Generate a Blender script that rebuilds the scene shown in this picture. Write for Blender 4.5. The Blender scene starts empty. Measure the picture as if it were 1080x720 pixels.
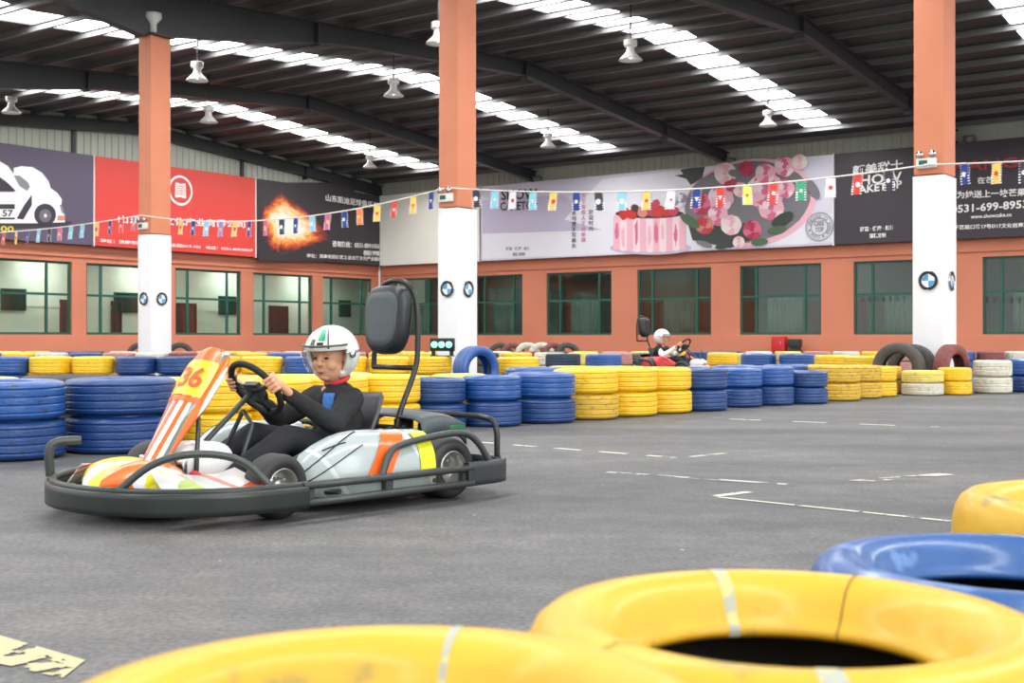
import bpy, bmesh, math, random
from mathutils import Vector, Matrix
random.seed(7)
PI = math.pi
C_ = bpy.context.scene.collection
FPX, HY, CAMZ = 1285.0, 356.0, 0.75
TH = math.radians(35.86)
CX, CY = -6.28, 57.6                       # inner corner of the hall, room axes start here
VX, VY = math.cos(TH), -math.sin(TH)       # along the back wall
UX, UY = math.sin(TH), math.cos(TH)        # into the back wall

# ------------------------------------------------------------ coordinates
def R2W(t, y, z=0.0): return Vector((CX + t*VX + y*UX, CY + t*VY + y*UY, z))
def W2R(x, y): dx, dy = x-CX, y-CY; return (dx*VX+dy*VY, dx*UX+dy*UY)
def floorpt(px, py):
    F = CAMZ*FPX/(py-HY); return ((px-540)/FPX*F, F)
def bw(px, py, yo=0.0):                    # back wall plane -> (t, z)
    r = (px-540)/FPX; k = CX*UX+CY*UY
    F = (yo+k)/(r*UX+UY); x, y = r*F, F
    return (W2R(x, y)[0], CAMZ+(HY-py)/FPX*F)
def lw(px, py, xo=0.0):                    # left wall plane -> (room y, z)
    r = (px-540)/FPX; k = CX*VX+CY*VY
    F = (xo+k)/(r*VX+VY); x, y = r*F, F
    return (W2R(x, y)[1], CAMZ+(HY-py)/FPX*F)

# ------------------------------------------------------------ materials
MATS = {}
def lin(h):
    if isinstance(h, str):
        h = h.lstrip('#'); c = [int(h[i:i+2], 16)/255 for i in (0, 2, 4)]
    else: c = h
    return tuple((v/12.92 if v <= .04045 else ((v+.055)/1.055)**2.4) for v in c)+(1,)
def mat(name, col, rough=.6, metal=0.0, var=0.0, vs=4.0, bump=0.0, bs=30.0, col2=None, thr=None, coat=0.0, spec=.5, emit=0.0):
    if name in MATS: return MATS[name]
    m = bpy.data.materials.new(name); m.use_nodes = True; MATS[name] = m
    nt = m.node_tree; b = nt.nodes['Principled BSDF']
    b.inputs['Base Color'].default_value = lin(col); b.inputs['Roughness'].default_value = rough
    b.inputs['Metallic'].default_value = metal; b.inputs['Specular IOR Level'].default_value = spec
    if coat: b.inputs['Coat Weight'].default_value = coat; b.inputs['Coat Roughness'].default_value = .15
    if emit:
        b.inputs['Emission Color'].default_value = lin(col); b.inputs['Emission Strength'].default_value = emit
    tc = nt.nodes.new('ShaderNodeTexCoord')
    if var or thr is not None:
        n = nt.nodes.new('ShaderNodeTexNoise'); n.inputs['Scale'].default_value = vs; n.inputs['Detail'].default_value = 6
        oi = nt.nodes.new('ShaderNodeObjectInfo'); ad = nt.nodes.new('ShaderNodeVectorMath'); ad.operation = 'ADD'
        ml = nt.nodes.new('ShaderNodeVectorMath'); ml.operation = 'SCALE'; ml.inputs[0].default_value = (13, 7, 5)
        nt.links.new(oi.outputs['Random'], ml.inputs['Scale'])
        nt.links.new(tc.outputs['Object'], ad.inputs[0]); nt.links.new(ml.outputs[0], ad.inputs[1])
        nt.links.new(ad.outputs[0], n.inputs['Vector'])
        r = nt.nodes.new('ShaderNodeValToRGB'); nt.links.new(n.outputs['Fac'], r.inputs[0])
        c = lin(col)
        if thr is not None:
            c2 = lin(col2)
            r.color_ramp.elements[0].position = thr; r.color_ramp.elements[0].color = c2
            r.color_ramp.elements[1].position = thr+.05; r.color_ramp.elements[1].color = tuple(v*.92 for v in c[:3])+(1,)
            e = r.color_ramp.elements.new(.72); e.color = tuple(min(1, v*1.08) for v in c[:3])+(1,)
        else:
            r.color_ramp.elements[0].position = .3; r.color_ramp.elements[1].position = .7
            r.color_ramp.elements[0].color = tuple(v*(1-var) for v in c[:3])+(1,)
            r.color_ramp.elements[1].color = tuple(min(1, v*(1+var)) for v in c[:3])+(1,)
        nt.links.new(r.outputs[0], b.inputs['Base Color'])
    if bump:
        n2 = nt.nodes.new('ShaderNodeTexNoise'); n2.inputs['Scale'].default_value = bs; n2.inputs['Detail'].default_value = 4
        nt.links.new(tc.outputs['Object'], n2.inputs['Vector'])
        bp = nt.nodes.new('ShaderNodeBump'); bp.inputs['Strength'].default_value = bump; bp.inputs['Distance'].default_value = .02
        nt.links.new(n2.outputs['Fac'], bp.inputs['Height']); nt.links.new(bp.outputs[0], b.inputs['Normal'])
    return m

def livery(name, direction, scale, stops, wob=.0, rough=.3):
    """bands of colour across an object, printed on the plastic"""
    m = bpy.data.materials.new(name); m.use_nodes = True; MATS[name] = m
    nt = m.node_tree; b = nt.nodes['Principled BSDF']; b.inputs['Roughness'].default_value = rough
    b.inputs['Coat Weight'].default_value = .4
    tc = nt.nodes.new('ShaderNodeTexCoord')
    d = nt.nodes.new('ShaderNodeVectorMath'); d.operation = 'DOT_PRODUCT'; d.inputs[1].default_value = direction
    n = nt.nodes.new('ShaderNodeTexNoise'); n.inputs['Scale'].default_value = 3.5
    nt.links.new(tc.outputs['Object'], n.inputs['Vector']); nt.links.new(tc.outputs['Object'], d.inputs[0])
    mm = nt.nodes.new('ShaderNodeMath'); mm.operation = 'MULTIPLY_ADD'; mm.inputs[1].default_value = scale; mm.inputs[2].default_value = 0
    nt.links.new(d.outputs['Value'], mm.inputs[0])
    m2 = nt.nodes.new('ShaderNodeMath'); m2.operation = 'MULTIPLY_ADD'; m2.inputs[1].default_value = wob
    nt.links.new(n.outputs['Fac'], m2.inputs[0]); nt.links.new(mm.outputs[0], m2.inputs[2])
    fr = nt.nodes.new('ShaderNodeMath'); fr.operation = 'FRACT'; nt.links.new(m2.outputs[0], fr.inputs[0])
    r = nt.nodes.new('ShaderNodeValToRGB'); r.color_ramp.interpolation = 'CONSTANT'
    els = r.color_ramp.elements
    els[0].position = stops[0][0]; els[0].color = lin(stops[0][1]); els[1].position = stops[1][0]; els[1].color = lin(stops[1][1])
    for p, c in stops[2:]: e = els.new(p); e.color = lin(c)
    nt.links.new(fr.outputs[0], r.inputs[0]); nt.links.new(r.outputs[0], b.inputs['Base Color'])
    return m

YEL, BLU = '#f2c010', '#2757a8'
mat('tyre_yellow', '#e9bb18', .42, thr=.28, col2='#9a8440', vs=5, bump=.25, bs=14, coat=.3)
mat('tyre_old_yellow', '#d0a838', .6, thr=.36, col2='#a08a4c', vs=6, bump=.35, bs=20)
mat('tyre_pale_yellow', '#e2cf62', .6, thr=.38, col2='#b9b49a', vs=6, bump=.3, bs=20)
mat('tyre_blue', '#1d4f93', .33, thr=.29, col2='#27384e', vs=5, bump=.25, bs=14, coat=.35)
mat('tyre_deep_blue', '#1a3f78', .4, thr=.31, col2='#24344a', vs=5, bump=.3, bs=14, coat=.2)
mat('tyre_navy', '#2b3a52', .55, thr=.36, col2='#3e4148', vs=6, bump=.3, bs=20)
mat('tyre_white', '#cfccbb', .6, thr=.34, col2='#a3a196', vs=5, bump=.35, bs=20)
mat('tyre_pink', '#b98078', .6, thr=.40, col2='#8c7a78', vs=7, bump=.3, bs=20)
mat('tyre_dark', '#4a4846', .75, var=.2, vs=6, bump=.35, bs=20)
mat('tyre_red_brown', '#7c4743', .7, var=.25, vs=6, bump=.3, bs=20)
mat('near_yellow', '#d8a928', .5, thr=.34, col2='#98893c', vs=7, bump=.25, bs=12, coat=.12)
mat('near_blue', '#2a5894', .48, thr=.36, col2='#5a7fb4', vs=9, bump=.25, bs=12, coat=.3)
mat('mark_grey', '#a9ae9f', .6, thr=.4, col2='#c9c07a', vs=30)
mat('mark_dark', '#5a4a20', .7)
mat('orange_wall', '#cf8063', .75, var=.06, vs=.5, bump=.05, bs=8)
mat('orange_column', '#de8c69', .65, var=.05, vs=1.2)
mat('white_wrap', '#eeeef0', .45, var=.01)
mat('cladding', '#c3c8ba', .6, var=.05, vs=.8)
mat('roof_deck', '#434142', .6, var=.18, vs=.35)
mat('purlin_steel', '#6c6c6c', .45, var=.1, vs=.6)
mat('rafter_steel', '#3a3d40', .5, var=.15, vs=.5)
mat('lamp_white', '#e8e8e4', .35)
mat('green_frame', '#1c5a4a', .5)
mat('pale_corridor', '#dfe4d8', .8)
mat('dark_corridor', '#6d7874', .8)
mat('door_red', '#6a2f2c', .6); mat('door_brown', '#7a4f42', .6)
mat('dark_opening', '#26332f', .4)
mat('curtain', '#7b8a86', .8, var=.15, vs=1.5)
mat('black', '#101112', .45); mat('black_rubber', '#1a1a1b', .75, bump=.2, bs=60)
mat('slick_rubber', '#2a2a2b', .6, var=.15, vs=20)
mat('dark_plastic', '#282e31', .42, var=.08, vs=6)
mat('bumper_green', '#1e2623', .35, var=.25, vs=5)
mat('grey_tube', '#3f4543', .4, .3); mat('dark_tube', '#2c2f2f', .35, .3)
mat('chrome', '#c9ccce', .22, 1.0); mat('rim_metal', '#b4b4ae', .35, .85)
mat('headrest_grey', '#454d50', .45, var=.08, vs=6); mat('headrest_black', '#1d2022', .4)
mat('seat_plastic', '#4b4b50', .5, var=.1, vs=8)
mat('black_cloth', '#1d1e20', .85, var=.25, vs=14, bump=.3, bs=30)
mat('blue_cloth', '#3f78c0', .8); mat('pattern_blue', '#26469c', .8, thr=.42, col2='#dfe6f2', vs=16)
mat('trouser', '#1a1b22', .85, var=.2, vs=10)
mat('red_cloth', '#c8303a', .7); mat('red_plastic', '#c4262a', .4)
mat('skin', '#d8a080', .55, var=.05, vs=18); mat('lip', '#8f4a44', .5); mat('eye', '#1c1512', .3)
mat('hair', '#15110f', .7); mat('helmet_white', '#eceeea', .25, coat=.5); mat('helmet_green', '#1f9a6a', .3)
mat('helmet_trim', '#54584a', .4)
mat('green_light', '#86f0c8', .4, emit=1.0); mat('white_light', '#ffffff', .4, emit=3.0)
mat('cord', '#e6e2dc', .7)
mat('yellow_plate', '#f7c912', .35, coat=.3); mat('orange_paint', '#ee6414', .35, coat=.3); mat('num_red', '#d8502a', .4)
mat('silver_paint_', '#a9b5b4'); mat('silver_paint', '#b9c4c2', .3, coat=.4); mat('lime_paint', '#d9dc20', .35)
mat('engine_metal', '#7d7c72', .4, .7, var=.3, vs=25); mat('brass', '#b58a2a', .4, .6); mat('cover_green', '#1c5a40', .35)
mat('white_plastic', '#e3e5e4', .35)
mat('fill_bright', '#ffffff', .4, emit=38.0); mat('fill_dim', '#ffffff', .4, emit=11.0)  # glow of the added corridor fill lamps
mat('skylight', '#ffffff', .5, emit=11.0)

livery('nose_livery', (0.25, 1.0, .35), 1.7, [(0, '#ee6414'), (.17, '#e6dc1c'), (.40, '#f2efe8'), (.52, '#e6dc1c'), (.66, '#ee6a14'), (.84, '#e9e6ee'), (.90, '#e6dc1c')], .10)
livery('panel_livery', (0.25, 1.0, .10), 6.0, [(0, '#e75a12'), (.22, '#f5f2ea'), (.40, '#e8641c'), (.55, '#f6f4ee'), (.66, '#5d6e66'), (.74, '#ef6a16'), (.9, '#f4efe6')], .25)
livery('side_livery', (0.35, .35, 1.0), 7.0, [(0, '#f4f3ee'), (.35, '#ee8a1c'), (.45, '#f2eee6'), (.62, '#e0542a'), (.70, '#dfe6df'), (.92, '#a9c43a')], .25)
livery('pod_livery', (1.0, 0.0, -.55), 1.35, [(0, '#a6b2b1'), (.29, '#5b5f5e'), (.302, '#d7dddb'), (.36, '#a6b2b1'), (.60, '#a6b2b1'), (.97, '#c5cecc')], .03)

def floor_mat():
    m = bpy.data.materials.new('asphalt'); m.use_nodes = True; MATS['asphalt'] = m
    nt = m.node_tree; b = nt.nodes['Principled BSDF']; L = nt.links.new
    tc = nt.nodes.new('ShaderNodeTexCoord')
    n1 = nt.nodes.new('ShaderNodeTexNoise'); n1.inputs['Scale'].default_value = .55; n1.inputs['Detail'].default_value = 9; n1.inputs['Roughness'].default_value = .62
    mp = nt.nodes.new('ShaderNodeMapping'); mp.inputs['Rotation'].default_value = (0, 0, .35); mp.inputs['Scale'].default_value = (.55, 1.6, 1)
    L(tc.outputs['Object'], mp.inputs[0]); L(mp.outputs[0], n1.inputs['Vector'])
    r1 = nt.nodes.new('ShaderNodeValToRGB'); L(n1.outputs['Fac'], r1.inputs[0])
    r1.color_ramp.elements[0].position = .34; r1.color_ramp.elements[0].color = lin('#444649')
    r1.color_ramp.elements[1].position = .66; r1.color_ramp.elements[1].color = lin('#6c6b6a')
    n2 = nt.nodes.new('ShaderNodeTexNoise'); n2.inputs['Scale'].default_value = 55; n2.inputs['Detail'].default_value = 3
    L(tc.outputs['Object'], n2.inputs['Vector'])
    r2 = nt.nodes.new('ShaderNodeValToRGB'); L(n2.outputs['Fac'], r2.inputs[0])
    r2.color_ramp.elements[0].position = .3; r2.color_ramp.elements[0].color = (.62, .62, .62, 1)
    r2.color_ramp.elements[1].position = .7; r2.color_ramp.elements[1].color = (1.3, 1.3, 1.3, 1)
    n5 = nt.nodes.new('ShaderNodeTexNoise'); n5.inputs['Scale'].default_value = 5.5; n5.inputs['Detail'].default_value = 8; n5.inputs['Roughness'].default_value = .7; L(tc.outputs['Object'], n5.inputs['Vector'])
    r5 = nt.nodes.new('ShaderNodeValToRGB'); L(n5.outputs['Fac'], r5.inputs[0]); r5.color_ramp.elements[0].position = .4; r5.color_ramp.elements[0].color = (.9, .9, .9, 1); r5.color_ramp.elements[1].position = .68; r5.color_ramp.elements[1].color = (1.28, 1.27, 1.25, 1)
    m5 = nt.nodes.new('ShaderNodeMix'); m5.data_type = 'RGBA'; m5.blend_type = 'MULTIPLY'; m5.inputs[0].default_value = 1; L(r1.outputs[0], m5.inputs['A']); L(r5.outputs[0], m5.inputs['B'])
    mx = nt.nodes.new('ShaderNodeMix'); mx.data_type = 'RGBA'; mx.blend_type = 'MULTIPLY'; mx.inputs[0].default_value = 1
    L(m5.outputs['Result'], mx.inputs['A']); L(r2.outputs[0], mx.inputs['B'])
    v = nt.nodes.new('ShaderNodeTexVoronoi'); v.inputs['Scale'].default_value = 5.5; L(tc.outputs['Object'], v.inputs['Vector'])
    r3 = nt.nodes.new('ShaderNodeValToRGB'); L(v.outputs['Distance'], r3.inputs[0])
    r3.color_ramp.elements[0].position = .030; r3.color_ramp.elements[0].color = (1, 1, 1, 1)
    r3.color_ramp.elements[1].position = .045; r3.color_ramp.elements[1].color = (0, 0, 0, 1)
    n3 = nt.nodes.new('ShaderNodeTexNoise'); n3.inputs['Scale'].default_value = 1.3; L(tc.outputs['Object'], n3.inputs['Vector'])
    g = nt.nodes.new('ShaderNodeMath'); g.operation = 'GREATER_THAN'; g.inputs[1].default_value = .56; L(n3.outputs['Fac'], g.inputs[0])
    ml = nt.nodes.new('ShaderNodeMath'); ml.operation = 'MULTIPLY'; L(r3.outputs[0], ml.inputs[0]); L(g.outputs[0], ml.inputs[1])
    mx2 = nt.nodes.new('ShaderNodeMix'); mx2.data_type = 'RGBA'; L(ml.outputs[0], mx2.inputs[0]); L(mx.outputs['Result'], mx2.inputs['A'])
    mx2.inputs['B'].default_value = lin('#c4c4c0')
    L(mx2.outputs['Result'], b.inputs['Base Color'])
    b.inputs['Roughness'].default_value = .62; b.inputs['Specular IOR Level'].default_value = .4
    bp = nt.nodes.new('ShaderNodeBump'); bp.inputs['Strength'].default_value = .35; bp.inputs['Distance'].default_value = .006
    L(n2.outputs['Fac'], bp.inputs['Height']); L(bp.outputs[0], b.inputs['Normal'])
floor_mat()

def alpha_mat(name, col, scale, thr, rough=.7):
    m = bpy.data.materials.new(name); m.use_nodes = True; MATS[name] = m
    nt = m.node_tree; b = nt.nodes['Principled BSDF']; L = nt.links.new
    b.inputs['Base Color'].default_value = lin(col); b.inputs['Roughness'].default_value = rough
    tc = nt.nodes.new('ShaderNodeTexCoord'); n = nt.nodes.new('ShaderNodeTexNoise'); n.inputs['Scale'].default_value = scale; n.inputs['Detail'].default_value = 6
    L(tc.outputs['Object'], n.inputs['Vector']); g = nt.nodes.new('ShaderNodeMath'); g.operation = 'GREATER_THAN'; g.inputs[1].default_value = thr
    L(n.outputs['Fac'], g.inputs[0]); L(g.outputs[0], b.inputs['Alpha'])
alpha_mat('worn_white', '#d6d4c2', 9, .40); alpha_mat('worn_yellow', '#b9b38c', 14, .42); alpha_mat('faint_white', '#b4b3aa', 7, .5)

def glass_mat(name, tint, mixf, rough=.03):
    m = bpy.data.materials.new(name); m.use_nodes = True; MATS[name] = m
    nt = m.node_tree; L = nt.links.new; nt.nodes.remove(nt.nodes['Principled BSDF']); out = nt.nodes['Material Output']
    t = nt.nodes.new('ShaderNodeBsdfTransparent'); t.inputs[0].default_value = lin(tint)
    g = nt.nodes.new('ShaderNodeBsdfGlossy'); g.inputs['Roughness'].default_value = rough
    mx = nt.nodes.new('ShaderNodeMixShader'); fr = nt.nodes.new('ShaderNodeMath'); fr.operation = 'POWER'; fr.inputs[1].default_value = 4.0; lwn = nt.nodes.new('ShaderNodeLayerWeight'); L(lwn.outputs['Facing'], fr.inputs[0])
    ad = nt.nodes.new('ShaderNodeMath'); ad.operation = 'ADD'; ad.inputs[1].default_value = mixf
    L(fr.outputs[0], ad.inputs[0]); L(ad.outputs[0], mx.inputs[0]); L(t.outputs[0], mx.inputs[1]); L(g.outputs[0], mx.inputs[2]); L(mx.outputs[0], out.inputs[0])
glass_mat('window_glass', '#e4eee9', .05); glass_mat('visor_glass', '#f1f2f0', .0, .12)

def fireball_mat():
    """printed picture of a burning ball: colour bands by distance from its centre"""
    m = bpy.data.materials.new('fireball_print'); m.use_nodes = True; MATS['fireball_print'] = m
    nt = m.node_tree; b = nt.nodes['Principled BSDF']; L = nt.links.new; b.inputs['Roughness'].default_value = .5
    tc = nt.nodes.new('ShaderNodeTexCoord'); uv = tc.outputs['UV']
    n = nt.nodes.new('ShaderNodeTexNoise'); n.inputs['Scale'].default_value = 2.6; n.inputs['Detail'].default_value = 8; n.inputs['Roughness'].default_value = .7; n.inputs['Distortion'].default_value = .8
    L(uv, n.inputs['Vector'])
    ln = nt.nodes.new('ShaderNodeVectorMath'); ln.operation = 'LENGTH'; L(uv, ln.inputs[0])
    a = nt.nodes.new('ShaderNodeMath'); a.operation = 'MULTIPLY_ADD'; a.inputs[1].default_value = 1.0; L(n.outputs['Fac'], a.inputs[0]); L(ln.outputs['Value'], a.inputs[2])
    r = nt.nodes.new('ShaderNodeValToRGB'); L(a.outputs[0], r.inputs[0])
    e = r.color_ramp.elements
    e[0].position = .0; e[0].color = lin('#ffffff'); e[1].position = 1.0; e[1].color = lin('#353034')
    sc = nt.nodes.new('ShaderNodeMath'); sc.operation = 'MULTIPLY'; sc.inputs[1].default_value = .62; L(a.outputs[0], sc.inputs[0]); L(sc.outputs[0], r.inputs[0])
    for p, c in ((.50, '#fff6e6'), (.60, '#ffd9a0'), (.68, '#f6983c'), (.75, '#d2502a'), (.82, '#7c3430'), (.88, '#353034')):
        k = e.new(p); k.color = lin(c)
    L(r.outputs[0], b.inputs['Base Color'])
fireball_mat()
def sheet_print(name, c1, c2, scale=1.0):
    return mat(name, c1, .5, var=.08, vs=scale)

# ------------------------------------------------------------ mesh builder
class MB:
    def __init__(s): s.v = []; s.f = []; s.m = []; s.cur = 0; s.mats = []; s.smooth = []; s.uv = {}
    def mat(s, name):
        if name not in s.mats: s.mats.append(name)
        s.cur = s.mats.index(name); return s
    def face(s, idx, sm=False): s.f.append(tuple(idx)); s.m.append(s.cur); s.smooth.append(sm)
    def add(s, vs, fs, M=None, sm=False):
        o = len(s.v)
        for p in vs: s.v.append(tuple(M @ Vector(p)) if M is not None else tuple(p))
        for f in fs: s.face([i+o for i in f], sm)
    def box(s, a, b, M=None, bev=0.0):
        x0, y0, z0 = [min(p, q) for p, q in zip(a, b)]; x1, y1, z1 = [max(p, q) for p, q in zip(a, b)]
        if bev <= 0:
            vs = [(x0,y0,z0),(x1,y0,z0),(x1,y1,z0),(x0,y1,z0),(x0,y0,z1),(x1,y0,z1),(x1,y1,z1),(x0,y1,z1)]
            s.add(vs, [(0,3,2,1),(4,5,6,7),(0,1,5,4),(1,2,6,5),(2,3,7,6),(3,0,4,7)], M); return s
        bm = bmesh.new(); bmesh.ops.create_cube(bm, size=1)
        for v in bm.verts: v.co = Vector(((x0+x1)/2+v.co.x*(x1-x0), (y0+y1)/2+v.co.y*(y1-y0), (z0+z1)/2+v.co.z*(z1-z0)))
        bmesh.ops.bevel(bm, geom=bm.edges[:], offset=min(bev, .45*min(x1-x0, y1-y0, z1-z0)), segments=3, affect='EDGES', profile=.5)
        s.addbm(bm, M, True); return s
    def addbm(s, bm, M=None, sm=True):
        bm.verts.ensure_lookup_table(); s.add([v.co.copy() for v in bm.verts], [[v.index for v in f.verts] for f in bm.faces], M, sm); bm.free(); return s
    def tube(s, pts, r, seg=10, closed=False, sm=True, smoothpath=0, flat=None):
        P = [Vector(p) for p in pts]
        for _ in range(smoothpath):
            Q = []
            n = len(P)
            rng = range(n) if closed else range(n-1)
            if not closed: Q.append(P[0])
            for i in rng:
                a, b = P[i], P[(i+1) % n]; Q += [a*.75+b*.25, a*.25+b*.75]
            if not closed: Q.append(P[-1])
            P = Q
        n = len(P); o = len(s.v); up = Vector((0, 0, 1)); prev = None
        for i, p in enumerate(P):
            d = (P[(i+1) % n]-P[i-1]) if closed else (P[min(i+1, n-1)]-P[max(i-1, 0)])
            d.normalize()
            if prev is None:
                a = d.cross(up)
                if a.length < .05: a = d.cross(Vector((0, 1, 0)))
            else: a = prev-d*prev.dot(d)
            a.normalize(); prev = a; b = a.cross(d)
            rr = r[i*len(r)//n] if isinstance(r, (list, tuple)) else r
            for k in range(seg):
                ang = 2*PI*k/seg
                ca, cb = math.cos(ang)*rr, math.sin(ang)*rr
                if flat:  # rounded rectangle section (half-width, half-height)
                    ca = max(-1, min(1, math.cos(ang)*1.35))*flat[0]; cb = max(-1, min(1, math.sin(ang)*1.35))*flat[1]
                    s.v.append(tuple(p+Vector((a.x, a.y, 0)).normalized()*ca+Vector((0, 0, cb)))); continue
                s.v.append(tuple(p+a*ca+b*cb))
        for i in range(n if closed else n-1):
            for k in range(seg):
                a0 = o+i*seg+k; a1 = o+i*seg+(k+1) % seg; j = (i+1) % n
                b0 = o+j*seg+k; b1 = o+j*seg+(k+1) % seg; s.face((a0, b0, b1, a1), sm)
        if not closed:
            s.face([o+k for k in range(seg)]); s.face([o+(n-1)*seg+k for k in range(seg)][::-1])
        return s
    def lathe(s, prof, seg=32, M=None, closed=True, a0=0.0, a1=2*PI, sm=True):
        o = len(s.v); full = abs(a1-a0-2*PI) < 1e-6; n = len(prof); cnt = seg if full else seg+1
        for i in range(cnt):
            a = a0+(a1-a0)*i/seg
            for r, z in prof:
                p = Vector((r*math.cos(a), r*math.sin(a), z)); s.v.append(tuple(M @ p) if M is not None else tuple(p))
        for i in range(seg):
            j = (i+1) % cnt
            for k in range(n if closed else n-1):
                l = (k+1) % n
                s.face((o+i*n+k, o+j*n+k, o+j*n+l, o+i*n+l), sm)
        return s
    def loft(s, rings, cap=True, sm=True, closed=True):
        o = len(s.v); n = len(rings[0])
        for rg in rings:
            for p in rg: s.v.append(tuple(p))
        for i in range(len(rings)-1):
            for k in range(n if closed else n-1):
                l = (k+1) % n; s.face((o+i*n+k, o+i*n+l, o+(i+1)*n+l, o+(i+1)*n+k), sm)
        if cap and closed:
            s.face([o+k for k in range(n)][::-1]); s.face([o+(len(rings)-1)*n+k for k in range(n)])
        return s
    def ball(s, c, r, M=None, u=16, v=10):
        bm = bmesh.new(); bmesh.ops.create_uvsphere(bm, u_segments=u, v_segments=v, radius=1)
        rr = r if isinstance(r, (tuple, list)) else (r, r, r)
        for w in bm.verts: w.co = Vector((c[0]+w.co.x*rr[0], c[1]+w.co.y*rr[1], c[2]+w.co.z*rr[2]))
        s.addbm(bm, M, True); return s
    def build(s, name, material=None, parent=None, origin=None, room=False, loc=None, rotz=0.0):
        me = bpy.data.meshes.new(name)
        V = s.v
        if origin is not None: V = [(p[0]-origin[0], p[1]-origin[1], p[2]-origin[2]) for p in V]
        me.from_pydata(V, [], s.f); me.validate(clean_customdata=False)
        names = s.mats if s.mats else [material]
        for nme in names: me.materials.append(MATS[nme] if isinstance(nme, str) else nme)
        if len(me.polygons) == len(s.f):
            me.polygons.foreach_set('material_index', s.m if s.mats else [0]*len(s.f)); me.polygons.foreach_set('use_smooth', s.smooth)
        bm = bmesh.new(); bm.from_mesh(me); bmesh.ops.recalc_face_normals(bm, faces=bm.faces[:]); bm.to_mesh(me); bm.free()
        me.update()
        ob = bpy.data.objects.new(name, me); C_.objects.link(ob)
        if parent is not None: ob.parent = parent
        if loc is not None: ob.location = loc
        ob.rotation_euler = (0, 0, rotz)
        return ob

def tag(o, label=None, cat=None, group=None, kind=None):
    if label: o['label'] = label
    if cat: o['category'] = cat
    if group: o['group'] = group
    if kind: o['kind'] = kind
    return o
def thing(name, label, cat, loc=(0, 0, 0), rotz=0.0, group=None):
    o = bpy.data.objects.new(name, None); C_.objects.link(o); o.location = loc; o.rotation_euler = (0, 0, rotz); o.empty_display_size = .2
    return tag(o, label, cat, group)
def roomthing(name, label, cat, t, y, z=0.0, group=None):     # root whose children use room axes relative to (t,y,z)
    return thing(name, label, cat, R2W(t, y, z), -TH, group)
def roombuild(mb, name, m=None, parent=None, origin=(0, 0, 0)):
    if parent is None:
        return mb.build(name, m, None, origin, loc=R2W(*origin), rotz=-TH)
    return mb.build(name, m, parent, origin)
def copy_tree(o, parent=None, fresh=False):
    c = o.copy(); C_.objects.link(c)
    if parent is not None: c.parent = parent
    for ch in list(o.children): copy_tree(ch, c)
    return c

def text_into(mb, string, x0, x1, z0, z1, place, matname, spacing=1.0):
    """fills the rectangle x0..x1, z0..z1 with flat lettering; place(x,z) gives the 3D point"""
    cu = bpy.data.curves.new('lettering', 'FONT'); cu.body = string; cu.size = 1; cu.align_x = 'LEFT'; cu.resolution_u = 2; cu.offset = .022; cu.space_character = spacing
    ob = bpy.data.objects.new('lettering', cu); C_.objects.link(ob)
    dg = bpy.context.evaluated_depsgraph_get(); me = bpy.data.meshes.new_from_object(ob.evaluated_get(dg))
    bpy.data.objects.remove(ob); 
    if not me.vertices: return
    xs = [v.co.x for v in me.vertices]; ys = [v.co.y for v in me.vertices]
    ax, bx, ay, by = min(xs), max(xs), min(ys), max(ys)
    mb.mat(matname)
    vs = [place(x0+(v.co.x-ax)/(bx-ax)*(x1-x0), z0+(v.co.y-ay)/(by-ay)*(z1-z0)) for v in me.vertices]
    mb.add(vs, [tuple(p.vertices) for p in me.polygons]); bpy.data.meshes.remove(me)

# ------------------------------------------------------------ camera, world
cam = bpy.data.cameras.new('camera'); co = bpy.data.objects.new('camera', cam); C_.objects.link(co)
co.location = (0, 0, CAMZ); co.rotation_euler = (PI/2, 0, 0)
cam.sensor_width = 36; cam.lens = FPX/1080*36; cam.shift_y = -(360-HY)/1080
cam.clip_end = 400; cam.clip_start = .05
cam.dof.use_dof = True; cam.dof.focus_distance = 7.5; cam.dof.aperture_fstop = 6.5
sc = bpy.context.scene; sc.camera = co
sc.view_settings.view_transform = 'Standard'; sc.view_settings.look = 'None'; sc.view_settings.gamma = 1; sc.view_settings.exposure = 0.62
sc.view_settings.use_curve_mapping = False
w = bpy.data.worlds.new('world'); sc.world = w; w.use_nodes = True
bg = w.node_tree.nodes['Background']; bg.inputs[0].default_value = (1.0, 1.0, 1.0, 1); bg.inputs[1].default_value = 1.0
sun = bpy.data.lights.new('daylight_sun', 'SUN'); sun.energy = .9; sun.angle = math.radians(35)
so = bpy.data.objects.new('daylight_sun', sun); C_.objects.link(so)
so.rotation_euler = Vector((-.62, .80, -.36)).to_track_quat('-Z', 'Y').to_euler()

# ------------------------------------------------------------ setting
mb = MB(); mb.add([(-70, -20, 0), (70, -20, 0), (70, 90, 0), (-70, 90, 0)], [(0, 1, 2, 3)])
floor = tag(mb.build('floor', 'asphalt'), kind='structure')
def line_marking(p, q, wd, m, dash=None):
    a, b = Vector(floorpt(*p)), Vector(floorpt(*q)); d = (b-a); Ln = d.length; d.normalize(); n = Vector((-d.y, d.x))*wd/2
    mb = MB(); s = 0
    while s < Ln:
        e = min(Ln, s+(dash[0] if dash else Ln))
        c, f = a+d*s, a+d*e
        mb.add([(c+n).to_3d()+Vector((0,0,.003)), (c-n).to_3d()+Vector((0,0,.003)), (f-n).to_3d()+Vector((0,0,.003)), (f+n).to_3d()+Vector((0,0,.003))], [(0,1,2,3)])
        s = e+(dash[1] if dash else 1)
    mb.build('line_marking', m, floor)
line_marking((757, 524.5), (1060, 556), .028, 'worn_white')
line_marking((750, 524), (790, 519), .05, 'worn_white')
line_marking((500, 466), (715, 483), .05, 'worn_white', (.22, .16))
line_marking((722, 482.5), (765, 478), .06, 'faint_white')
line_marking((640, 498), (830, 511), .06, 'faint_white')
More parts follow.
